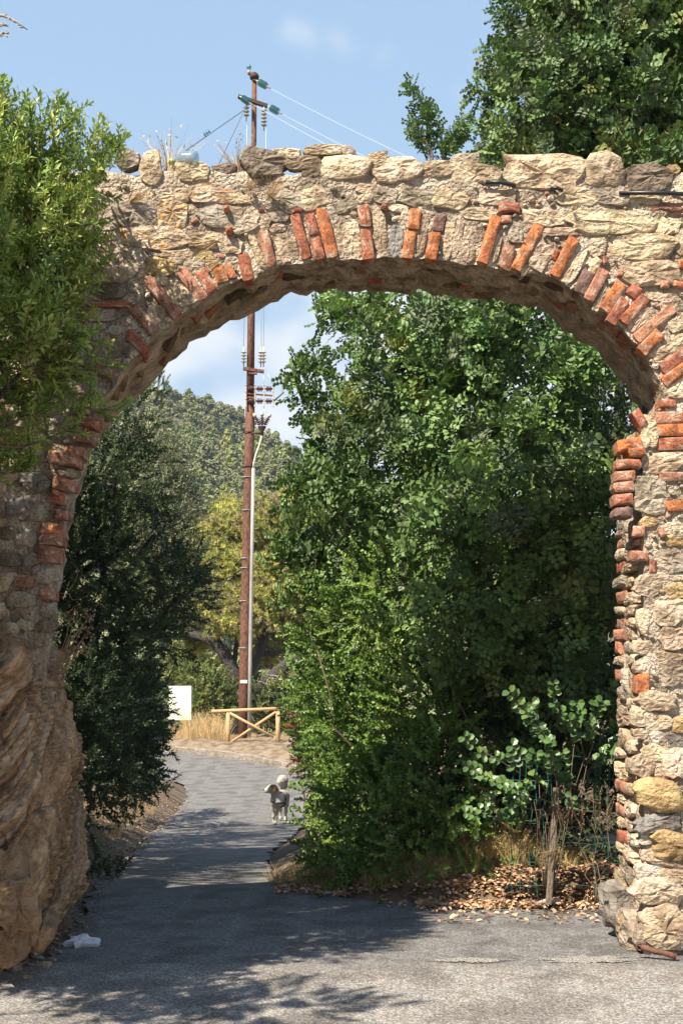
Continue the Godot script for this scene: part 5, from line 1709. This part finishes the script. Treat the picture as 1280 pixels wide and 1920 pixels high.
	st = ST()
	rod(st, q.call(466, 138), q.call(467, 131), 0.03, 8)
	build("pin", st, M.porcelain, pole)
	st = ST()
	lathe(st, q.call(467, 130), Vector3.UP, [Vector2(0, 0), Vector2(0.055, 0.01), Vector2(0.07, 0.06), Vector2(0.05, 0.11), Vector2(0, 0.13)], 14)
	build("pin_insulator", st, M.teal_glass, pole)
	st = ST(true)
	beam(st, q.call(447, 181, 0.05), q.call(501, 199, 0.05), 0.11, 0.10, Vector3.UP, 0.008)
	build("crossarm", st, M.rust_dark, pole)
	for e in [[486.0, 154.0, 502.0, 163.0], [455.0, 184.0, 470.0, 194.0], [508.0, 202.0, 524.0, 211.0]]:
		st = ST()
		var a: Vector3 = q.call(e[0], e[1], 0.2)
		var d: Vector3 = (q.call(e[2], e[3], 0.35) - a).normalized()
		disc_string(st, a, d, 4, 0.10, 0.075)
		build("glass_string", st, M.teal_glass, pole)
		st = ST()
		rod(st, a - d * 0.12, a + d * 0.45, 0.02, 6)
		build("link", st, M.porcelain, pole)
	for e in [[462.0, 199.0, 3], [495.0, 204.0, 5]]:
		st = ST()
		var a: Vector3 = q.call(e[0], e[1], 0.1)
		disc_string(st, a, Vector3.DOWN, e[2], 0.08, 0.10)
		rod(st, a + Vector3(0, 0.05, 0), a + Vector3(0, -0.1 * e[2] - 0.1, 0), 0.016, 6)
		build("insulator_string", st, M.porcelain, pole)
	# overhead lines: to the right and, dark, down to the left
	var i := 0
	for e in [[504.0, 165.0, 1330.0, 520.0, 26.0, "highest pale overhead wire running right from the top of the pole"], [526.0, 213.0, 1330.0, 560.0, 26.0, "middle pale overhead wire running right from the end of the crossarm"], [472.0, 195.0, 1330.0, 600.0, 27.0, "lowest pale overhead wire running right past the crossarm"]]:
		st = ST()
		var a := at(e[0], e[1], z - 0.35)
		var b_ := at(e[2], e[3], e[4])
		var pts := []
		var rr := []
		for k in 13:
			var t := k / 12.0
			pts.append(a.lerp(b_, t) - Vector3(0, sin(PI * t) * 0.25, 0))
			rr.append(0.006)
		tube(st, pts, rr, 5)
		var o := mesh_node("overhead_wire", done(st), M.wire, self, true)
		tag(o, e[5], "wire", "overhead wires")
	for e in [[458.0, 206.0, 300.0, 316.0, 33.0, 1], [466.0, 190.0, 400.0, 330.0, 33.0, 0]]:
		var w := thing("stay_wire", ["thin dark wire dropping steeply left of the pole behind the dry grass", "dark wire with a small glass insulator sloping down left from the crossarm"][e[5]], "wire", at(e[0], e[1], z - 0.2))
		st = ST()
		rod(st, Vector3.ZERO, at(e[2], e[3], e[4]) - w.position, 0.012, 5)
		build("wire", st, M.dark_wire, w)
		if e[5]:
			st = ST()
			var p := at(388, 257, z - 1.1) - w.position
			disc_string(st, p - Vector3(0.08, -0.05, 0), Vector3(0.8, 0.5, 0).normalized(), 3, 0.08, 0.07)
			build("insulator", st, M.teal_glass, w)

# ---------------------------------------------------------------- verge: sign, barrier, grass
func build_verge() -> void:
	var z := 35.5
	var base := at(357, 1388, z)
	var sign_ := thing("information_board", "blank white board on grey posts at the far side of the bend", "sign", base)
	var st := ST(true)
	beam(st, at(338, 1350, z) - base, at(338, 1286, z) - base, 42.0 / F * z, 0.03, Vector3(0, 0, 1), 0.004)
	build("board", st, M.white_paint, sign_)
	for px in [357.5, 319.0]:
		st = ST()
		rod(st, at(px, 1396, z + 0.05) - base, at(px, 1288, z + 0.05) - base, 0.028, 10)
		build("post", st, M.dull_metal, sign_)
	# faint weathered marks on the board
	st = ST()
	for e in [[333.0, 1328.0, 1.2, 2.2], [337.0, 1322.0, 0.7, 1.0], [330.0, 1335.0, 0.6, 0.8]]:
		var c := at(e[0], e[1], z - 0.018) - base
		lathe(st, c, Vector3(0, 0, 1), [Vector2(e[2] / F * z, 0), Vector2(0, 0.001)], 8)
	build("stain", st, mat("stain", lin(0.3, 0.25, 0.16), 0.8), sign_)
	var zb := 33.6
	base = at(427, 1396, zb)
	var bar := thing("wooden_barrier", "new pale timber barrier with a crossed brace in front of the pole", "barrier", base)
	for e in [[428.0, 1336.0, 428.0, 1396.0], [521.0, 1334.0, 521.0, 1398.0]]:
		st = ST()
		rod(st, at(e[2], e[3] + 4, zb) - base, at(e[0], e[1], zb) - base, 0.058, 12)
		build("post", st, M.wood, bar)
	st = ST()
	rod(st, at(397, 1334, zb - 0.02) - base, at(534, 1328, zb - 0.02) - base, 0.044, 10)
	build("rail", st, M.wood, bar)
	for e in [[431.0, 1337.0, 513.0, 1382.0, 0.10], [517.0, 1335.0, 433.0, 1392.0, 0.02]]:
		st = ST()
		rod(st, at(e[0], e[1], zb - e[4]) - base, at(e[2], e[3], zb - e[4]) - base, 0.035, 10)
		build("brace", st, M.wood, bar)
	# dry grass on the verge
	var T := []
	var C := []
	for i in 420:
		var px := rnd(318, 545)
		var zz := rnd(34.2, 37.5)
		var x := (px - 640) / F * zz
		var hgt := 1.0 if (px > 352 and px < 424) else (0.45 if px < 424 else 0.2)
		T.append(Transform3D(Basis(Vector3.UP, rnd(0, TAU)).scaled(Vector3.ONE * rnd(0.6, 1.5) * hgt), Vector3(x, ground_y(x, zz) - 0.02, -zz)))
		var v := rnd(0.9, 1.5)
		C.append(Color(v, v, v * 0.95))
	var g := copies("dry_grass", L.tall_grass, M.straw, [T, C], self)
	tag(g, "pale dry grass along the verge below the sign and the barrier", "grass")
	var pc := mesh_node("crumpled_paper", block(0.16, 0.14, 0.08, 0.08, 2.2, 0.2, Color(0.75, 0.72, 0.68), true), M.plastic_white, self, true)
	pc.position = at(391, 1413, 32.6)
	tag(pc, "small white crumpled litter lying against the far kerb", "litter")

# ---------------------------------------------------------------- the dog: one skin from tapered capsules joined smoothly
func skin(bones: Array, cell: float, k: float, colour: Callable) -> ArrayMesh:
	var lo := Vector3.ONE * 1e9
	var hi := -lo
	for q in bones:
		var r: float = maxf(q[2], q[3]) + k
		for e in [q[0], q[1]]:
			lo = lo.min(e - Vector3.ONE * r)
			hi = hi.max(e + Vector3.ONE * r)
	var n := Vector3i(((hi - lo) / cell).ceil()) + Vector3i(3, 3, 3)
	lo -= Vector3.ONE * cell
	var f := PackedFloat32Array()
	f.resize(n.x * n.y * n.z)
	f.fill(1.0)
	for q in bones:
		var a: Vector3 = q[0]
		var ab: Vector3 = q[1] - a
		var m: float = maxf(q[2], q[3]) + k + cell * 2
		var l := Vector3i((a.min(q[1]) - Vector3.ONE * m - lo) / cell).clamp(Vector3i.ZERO, n - Vector3i.ONE)
		var h := Vector3i((a.max(q[1]) + Vector3.ONE * m - lo) / cell).clamp(Vector3i.ZERO, n - Vector3i.ONE)
		var l2 := maxf(ab.length_squared(), 1e-9)
		for z in range(l.z, h.z + 1):
			for y in range(l.y, h.y + 1):
				for x in range(l.x, h.x + 1):
					var p := lo + Vector3(x, y, z) * cell
					var t := clampf((p - a).dot(ab) / l2, 0, 1)
					var d: float = (p - a - ab * t).length() - lerpf(q[2], q[3], t)
					var i := (z * n.y + y) * n.x + x
					var e := f[i]
					var hh := maxf(k - absf(d - e), 0.0) / k
					f[i] = minf(d, e) - hh * hh * k * 0.25
	var ids := {}
	var pts := []
	var st := ST()
	for z in n.z - 1:
		for y in n.y - 1:
			for x in n.x - 1:
				var sum := Vector3.ZERO
				var c := 0
				for e in [[0, 0, 0, 1, 0, 0], [0, 1, 0, 1, 1, 0], [0, 0, 1, 1, 0, 1], [0, 1, 1, 1, 1, 1], [0, 0, 0, 0, 1, 0], [1, 0, 0, 1, 1, 0], [0, 0, 1, 0, 1, 1], [1, 0, 1, 1, 1, 1], [0, 0, 0, 0, 0, 1], [1, 0, 0, 1, 0, 1], [0, 1, 0, 0, 1, 1], [1, 1, 0, 1, 1, 1]]:
					var v0 := f[((z + e[2]) * n.y + y + e[1]) * n.x + x + e[0]]
					var v1 := f[((z + e[5]) * n.y + y + e[4]) * n.x + x + e[3]]
					if (v0 < 0) != (v1 < 0):
						sum += Vector3(x + e[0], y + e[1], z + e[2]).lerp(Vector3(x + e[3], y + e[4], z + e[5]), v0 / (v0 - v1))
						c += 1
				if c:
					ids[(z * n.y + y) * n.x + x] = pts.size()
					pts.append(lo + sum / c * cell)
	for z in range(1, n.z - 1):
		for y in range(1, n.y - 1):
			for x in range(1, n.x - 1):
				var i := (z * n.y + y) * n.x + x
				for ax in 3:
					var j: int = i + [1, n.x, n.x * n.y][ax]
					if (f[i] < 0) == (f[j] < 0):
						continue
					var u: int = [n.x, n.x * n.y, 1][ax]
					var v: int = [n.x * n.y, 1, n.x][ax]
					var q := [pts[ids[i - u - v]], pts[ids[i - v]], pts[ids[i]], pts[ids[i - u]]]
					if f[i] >= 0:
						q.reverse()
					for e in [0, 2, 1, 0, 3, 2]:
						st.set_color(colour.call(q[e]))
						st.add_vertex(q[e])
	return done(st)

func build_dog() -> void:
	var base := at(521, 1539, 20.6)
	base.y = road_y(20.6) + 0.002
	var dog := thing("dog", "white dog with a tan ear and black harness walking up the road, head turned left", "dog", base)
	var V := func(x: float, y: float, z: float) -> Vector3: return Vector3(x, y, z)
	var w := [
		[V.call(0.005, 0.40, 0.12), V.call(0.03, 0.41, -0.16), 0.105, 0.10], [V.call(0.03, 0.41, -0.16), V.call(0.06, 0.42, -0.42), 0.098, 0.092],
		[V.call(0.0, 0.36, 0.16), V.call(0.0, 0.43, 0.14), 0.085, 0.085],
		[V.call(-0.01, 0.45, 0.14), V.call(-0.06, 0.565, 0.22), 0.085, 0.062], [V.call(-0.06, 0.575, 0.22), V.call(-0.10, 0.59, 0.24), 0.07, 0.06],
		[V.call(-0.10, 0.58, 0.245), V.call(-0.185, 0.56, 0.265), 0.046, 0.03], [V.call(-0.09, 0.555, 0.245), V.call(-0.17, 0.538, 0.262), 0.035, 0.02],
		[V.call(-0.055, 0.625, 0.27), V.call(-0.03, 0.56, 0.295), 0.022, 0.03], [V.call(-0.05, 0.625, 0.17), V.call(-0.03, 0.57, 0.155), 0.022, 0.026],
		# planted foreleg, then the trailing one
		[V.call(-0.01, 0.36, 0.14), V.call(0.0, 0.25, 0.11), 0.055, 0.036], [V.call(0.0, 0.25, 0.11), V.call(-0.025, 0.12, 0.17), 0.034, 0.024], [V.call(-0.025, 0.12, 0.17), V.call(-0.038, 0.035, 0.20), 0.023, 0.022], [V.call(-0.038, 0.024, 0.20), V.call(-0.042, 0.018, 0.235), 0.026, 0.02],
		[V.call(-0.06, 0.36, 0.12), V.call(-0.075, 0.25, 0.05), 0.05, 0.034], [V.call(-0.075, 0.25, 0.05), V.call(-0.065, 0.12, 0.03), 0.032, 0.022], [V.call(-0.065, 0.12, 0.03), V.call(-0.06, 0.04, -0.01), 0.021, 0.021], [V.call(-0.06, 0.03, -0.01), V.call(-0.062, 0.02, 0.025), 0.024, 0.019],
		# hind legs: knee forward, hock back
		[V.call(0.10, 0.40, -0.42), V.call(0.115, 0.27, -0.33), 0.075, 0.046], [V.call(0.115, 0.27, -0.33), V.call(0.11, 0.16, -0.47), 0.04, 0.024], [V.call(0.11, 0.16, -0.47), V.call(0.105, 0.04, -0.43), 0.022, 0.021], [V.call(0.105, 0.026, -0.43), V.call(0.10, 0.02, -0.39), 0.025, 0.02],
		[V.call(0.02, 0.40, -0.42), V.call(0.01, 0.26, -0.36), 0.07, 0.044], [V.call(0.01, 0.26, -0.36), V.call(0.015, 0.17, -0.52), 0.038, 0.024], [V.call(0.015, 0.17, -0.52), V.call(0.015, 0.05, -0.55), 0.022, 0.02], [V.call(0.015, 0.03, -0.55), V.call(0.013, 0.022, -0.51), 0.024, 0.019],
		# tail curled up over the back
		[V.call(0.06, 0.46, -0.48), V.call(0.07, 0.56, -0.54), 0.045, 0.055], [V.call(0.07, 0.56, -0.54), V.call(0.055, 0.66, -0.49), 0.062, 0.085], [V.call(0.055, 0.66, -0.49), V.call(0.0, 0.635, -0.40), 0.08, 0.045],
	]
	var coat := func(p: Vector3) -> Color:
		var c := Color(0.56, 0.51, 0.44)
		if p.y > 0.545 and p.x > -0.105 and p.z > 0.12:
			c = Color(0.30, 0.155, 0.075)      # tan ears and cheek
			if p.x < -0.075 and p.y < 0.60:
				c = Color(0.52, 0.42, 0.31)
		elif p.y > 0.5 and p.z > 0.1 and p.x > -0.11:
			c = Color(0.50, 0.41, 0.31)
		elif p.z < -0.3 and p.y > 0.52:
			c = Color(0.50, 0.47, 0.43)
		return c
	mesh_node("body", skin(w, 0.0125, 0.035, coat), M.dog_coat, dog)
	var st := ST()
	lathe(st, V.call(-0.208, 0.568, 0.272), Vector3(-1, 0, 0.1), [Vector2(0.019, -0.004), Vector2(0.017, 0.006), Vector2(0.008, 0.012), Vector2(0, 0.013)], 10)
	build("nose", st, M.dog_black, dog)
	st = ST()
	lathe(st, V.call(-0.128, 0.598, 0.293), Vector3(-0.3, 0.1, 1), [Vector2(0.009, 0), Vector2(0.007, 0.005), Vector2(0, 0.007)], 8)
	build("eye", st, M.dog_black, dog)
	st = ST()
	tube(st, [V.call(-0.15, 0.535, 0.287), V.call(-0.175, 0.533, 0.285), V.call(-0.195, 0.54, 0.278)], [0.004, 0.005, 0.003], 5)
	build("mouth", st, M.dog_black, dog)
	# harness: a band round the chest, a strap across the breast, a back piece
	st = ST()
	var loop := []
	var rr := []
	for i in 25:
		var a := TAU * i / 24
		loop.append(V.call(0.012 + cos(a) * 0.118, 0.385 + sin(a) * 0.128, 0.03 - sin(a) * 0.03))
		rr.append(0.013)
	tube(st, loop, rr, 6)
	loop = []
	rr = []
	for i in 13:
		var a := PI * i / 12
		loop.append(V.call(0.01 - cos(a) * 0.122, 0.375 - sin(a) * 0.02 + 0.01 * cos(a), 0.06 + sin(a) * 0.205))
		rr.append(0.012)
	tube(st, loop, rr, 6)
	build("harness", st, M.dog_black, dog)

# ---------------------------------------------------------------- small things
func build_small_things() -> void:
	# black hose set in the wall
	var i := 0
	for e in [[909.0, 345.0, 964.0, 352.0], [1030.0, 357.0, 1052.0, 361.0], [1158.0, 365.0, 1330.0, 371.0]]:
		var st := ST()
		tube(st, [W(e[0], e[1], 0.025), W((e[0] + e[2]) / 2, (e[1] + e[3]) / 2 - 1, 0.045), W(e[2], e[3], 0.03)], [0.0115, 0.012, 0.0115], 10)
		var o := mesh_node("black_hose", done(st), M.black_plastic, self, true)
		tag(o, ["short piece of black hose bedded in the wall above the arch's crown", "smallest stub of black hose showing between wall stones", "long black hose running out of the wall at the right edge"][i], "hose", "black hose in the wall")
		i += 1
	# bottle on the wall top
	var bt := thing("bottle", "pale blue clear bottle lying on the wall top among dry grass", "bottle", W(352, 297, -0.02))
	var st := ST()
	lathe(st, Vector3(-0.04, 0.0, 0), Vector3(1, 0, 0.25).normalized(), [Vector2(0.014, -0.05), Vector2(0.02, -0.03), Vector2(0.044, 0.0), Vector2(0.047, 0.02), Vector2(0.045, 0.035), Vector2(0.047, 0.05), Vector2(0.045, 0.065), Vector2(0.047, 0.08), Vector2(0.04, 0.098), Vector2(0.0, 0.102)], 20)
	build("body", st, M.blue_glass, bt)
	st = ST()
	lathe(st, Vector3(-0.105, -0.005, -0.015), Vector3(1, 0, 0.25).normalized(), [Vector2(0, -0.01), Vector2(0.018, -0.008), Vector2(0.019, 0.0), Vector2(0.018, 0.016), Vector2(0.0, 0.018)], 14)
	build("cap", st, M.yellow_fruit, bt)
	# dry grass tufts on the wall
	i = 0
	for e in [[312.0, 336.0, 1.05, "tall dry grass tuft on the wall top left of the blue bottle"], [345.0, 334.0, 0.5, "short dry grass right in front of the blue bottle"], [447.0, 330.0, 0.85, "dry grass tuft on the wall top left of the dark crest stone"], [468.0, 332.0, 0.7, "dry grass tuft leaning over the dark crest stone by the pole"], [246.0, 380.0, 0.5, "brown dry grass clump hanging on the wall beside the shrub"], [405.0, 455.0, 0.6, "dry straw hanging down the wall above the left brick ring"], [410.0, 495.0, 0.4, "dry straw clump on the wall just above an orange brick"], [505.0, 372.0, 0.5, "thin dry straw on the wall below the pole"], [470.0, 360.0, 0.35, "small dry grass wisp below the dark crest stone"], [1072.0, 398.0, 0.22, "tiny dry plant in a joint right of the arch crown"]]:
		var down: bool = e[1] > 355 and e[1] < 500
		var o := mesh_node("dry_grass_tuft", tuft_mesh(0.36, 60, 0.0028, 0.5), M.straw, self, true)
		o.transform = Transform3D(Basis.from_euler(Vector3(1.2 if down else rnd(-0.1, 0.15), rnd(0, 1.0), rnd(-0.2, 0.2) + (2.3 if e[1] > 430 and e[1] < 500 else 0.0))).scaled(Vector3.ONE * e[2]), W(e[0], e[1], 0.03 if e[1] > 345 else -0.1))
		tag(o, e[3], "dry grass", "dry grass tufts on the wall")
		i += 1
	# leaf litter right of the road, by the pier
	var lf := ST(true)
	leaf(lf, Vector3.ZERO, Vector3(0, 0.15, 1), Vector3(0.1, 1, 0.3), 0.044, 0.027, true)
	var leafm := done(lf)
	var T := []
	var C := []
	for k in 7000:
		var x := rnd(-0.5, 2.4)
		var z := 9.35 + absf(rng.randfn()) * 0.55 - 0.25
		if x < 0.55:
			z = maxf(z, curve_at(road_right, z) * 0.0 + 9.7 + rnd(0, 0.6) - x * 0.3)
			if rng.randf() < 0.6:
				continue
		if x > 0.3 and rng.randf() < 0.14:
			z -= rnd(0.1, 1.0) * rng.randf()
		var y := maxf(ground_y(x, z), road_y(z)) + rnd(0.004, 0.03)
		T.append(Transform3D(Basis.from_euler(Vector3(rnd(-0.5, 0.5), rnd(0, TAU), rnd(-0.7, 0.7))).scaled(Vector3.ONE * rnd(0.6, 1.25)), Vector3(x, y, -z)))
		var c: Color = [Color(0.40, 0.22, 0.115), Color(0.48, 0.30, 0.17), Color(0.31, 0.17, 0.09), Color(0.52, 0.37, 0.23), Color(0.22, 0.125, 0.07), Color(0.36, 0.27, 0.18)][rng.randi() % 6]
		C.append(c)
	var lit := copies("fallen_leaves", leafm, M.litter, [T, C], self)
	tag(lit, "orange-brown fallen leaves heaped on the verge beside the right pier", "leaf litter")
	T = []
	C = []
	for k in 5200:   # sparse leaves and grit on the left verge and at the rock's foot
		var z := rnd(7.0, 24.0)
		var l := curve_at(road_left, z)
		var x := l + rnd(-1.1, 0.12) * (1.0 if z > 8 else 0.5)
		T.append(Transform3D(Basis.from_euler(Vector3(rnd(-0.5, 0.5), rnd(0, TAU), rnd(-0.7, 0.7))).scaled(Vector3.ONE * rnd(0.4, 1.0)), Vector3(x, maxf(ground_y(x, z), road_y(z) if x > l else -9.0) + 0.012, -z)))
		C.append([Color(0.24, 0.145, 0.085), Color(0.18, 0.12, 0.075), Color(0.30, 0.22, 0.14), Color(0.24, 0.22, 0.2)][rng.randi() % 4])
	lit = copies("fallen_leaves_001", leafm, M.litter, [T, C], self)
	tag(lit, "scattered brown leaves along the left edge of the road", "leaf litter")
	# grass along the right verge
	T = []
	C = []
	for k in 460:
		var x := rnd(-0.6, 1.9) if k < 240 else rnd(0.75, 1.6)
		var z := (9.75 if x > 0.2 else 10.2 - x) + rnd(-0.15, 0.35)
		var sz := rnd(0.35, 0.8) * (1.25 if x > 0.9 and x < 1.35 else 0.8)
		T.append(Transform3D(Basis(Vector3.UP, rnd(0, TAU)).scaled(Vector3.ONE * sz), Vector3(x, ground_y(x, z), -z)))
		var v := rnd(0.8, 1.3)
		C.append(Color(v, v * rnd(0.95, 1.15), v * 0.9))
	var gr := copies("verge_grass", L.grass, M.straw, [T, C], self)
	tag(gr, "dry straw-coloured grass under the shrubs on the right verge", "grass")
	T = []
	C = []
	for k in 260:
		var z := rnd(10.5, 24.0)
		var x := curve_at(road_left, z) - rnd(0.25, 1.2)
		T.append(Transform3D(Basis(Vector3.UP, rnd(0, TAU)).scaled(Vector3.ONE * rnd(0.25, 0.6)), Vector3(x, ground_y(x, z), -z)))
		var v := rnd(0.6, 1.1)
		C.append(Color(v, v, v * 0.9))
	gr = copies("verge_grass_001", L.grass, M.straw, [T, C], self)
	tag(gr, "thin dry grass on the bank left of the road", "grass")
	# pale stick in the leaves
	st = ST()
	tube(st, [at(1004, 1699, 9.15), at(1028, 1694, 9.1), at(1050, 1692, 9.1)], [0.012, 0.022, 0.014], 7)
	var stick := mesh_node("pale_stick", done(st), M.grey_twig, self, true)
	stick.position.y = 0.02
	tag(stick, "pale grey stick lying in the fallen leaves at the stake's foot", "stick")
	# dry stalk at the pier and a rusty bolt on the ground
	var stalk := thing("dry_stalk", "short yellow dried plant stalk against the base of the right pier", "plant", at(1165, 1765, 7.72))
	st = ST()
	for k in 60:
		var h := rnd(0, 0.15)
		var p := Vector3(rnd(-0.012, 0.012), h, rnd(-0.012, 0.012))
		var v := rnd(0.8, 1.2)
		leaf(st, p, (Vector3.UP + rdir() * 0.6).normalized(), Vector3(0, 0, 1), 0.026, 0.012, true, Color(0.62 * v, 0.42 * v, 0.17 * v))
	build("seed_head", st, M.straw, stalk)
	var bolt := thing("rusty_iron", "rusty iron hook lying on the ground at the foot of the right pier", "iron bar", at(1230, 1790, 7.38))
	st = ST()
	tube(st, [Vector3(-0.09, 0.045, 0.0), Vector3(-0.03, 0.03, 0.02), Vector3(0.04, 0.015, 0.04), Vector3(0.1, 0.0, 0.05)], [0.015, 0.017, 0.016, 0.02], 9)
	build("bar", st, M.rust, bolt)
	st = ST()
	var ring := []
	var rr := []
	for k in 13:
		var a := TAU * k / 12
		ring.append(Vector3(-0.095 + cos(a) * 0.022, 0.045 + sin(a) * 0.02, 0.0))
		rr.append(0.006)
	tube(st, ring, rr, 7)
	build("eye", st, M.rust, bolt)
	# white rag at the left
	var rag := mesh_node("white_bag", block(0.18, 0.09, 0.03, 0.03, 2.2, 0.38, Color(0.72, 0.74, 0.76), true), M.plastic_white, self, true)
	rag.transform = Transform3D(Basis.from_euler(Vector3(-1.1, 0.3, 0.0)), at(154, 1768, 7.75))
	tag(rag, "crumpled white plastic bag on the ground right of the rock outcrop", "bag")
	# little plants at the rock's foot
	var sp := thing("weed", "small dark green weed at the road edge right of the rock outcrop", "weed", at(178, 1650, 9.6))
	var tc := [[], []]
	for k in 14:
		var y := (Vector3.UP + rdir() * 0.8).normalized()
		tc[0].append(Transform3D(frame_of(y).scaled_local(Vector3.ONE * rnd(0.5, 0.9)), Vector3(rnd(-0.12, 0.2), rnd(0, 0.05), rnd(-0.1, 0.1))))
		tc[1].append(Color(0.05, 0.075, 0.03))
	copies("foliage", L.small, M.small_leaf, tc, sp)
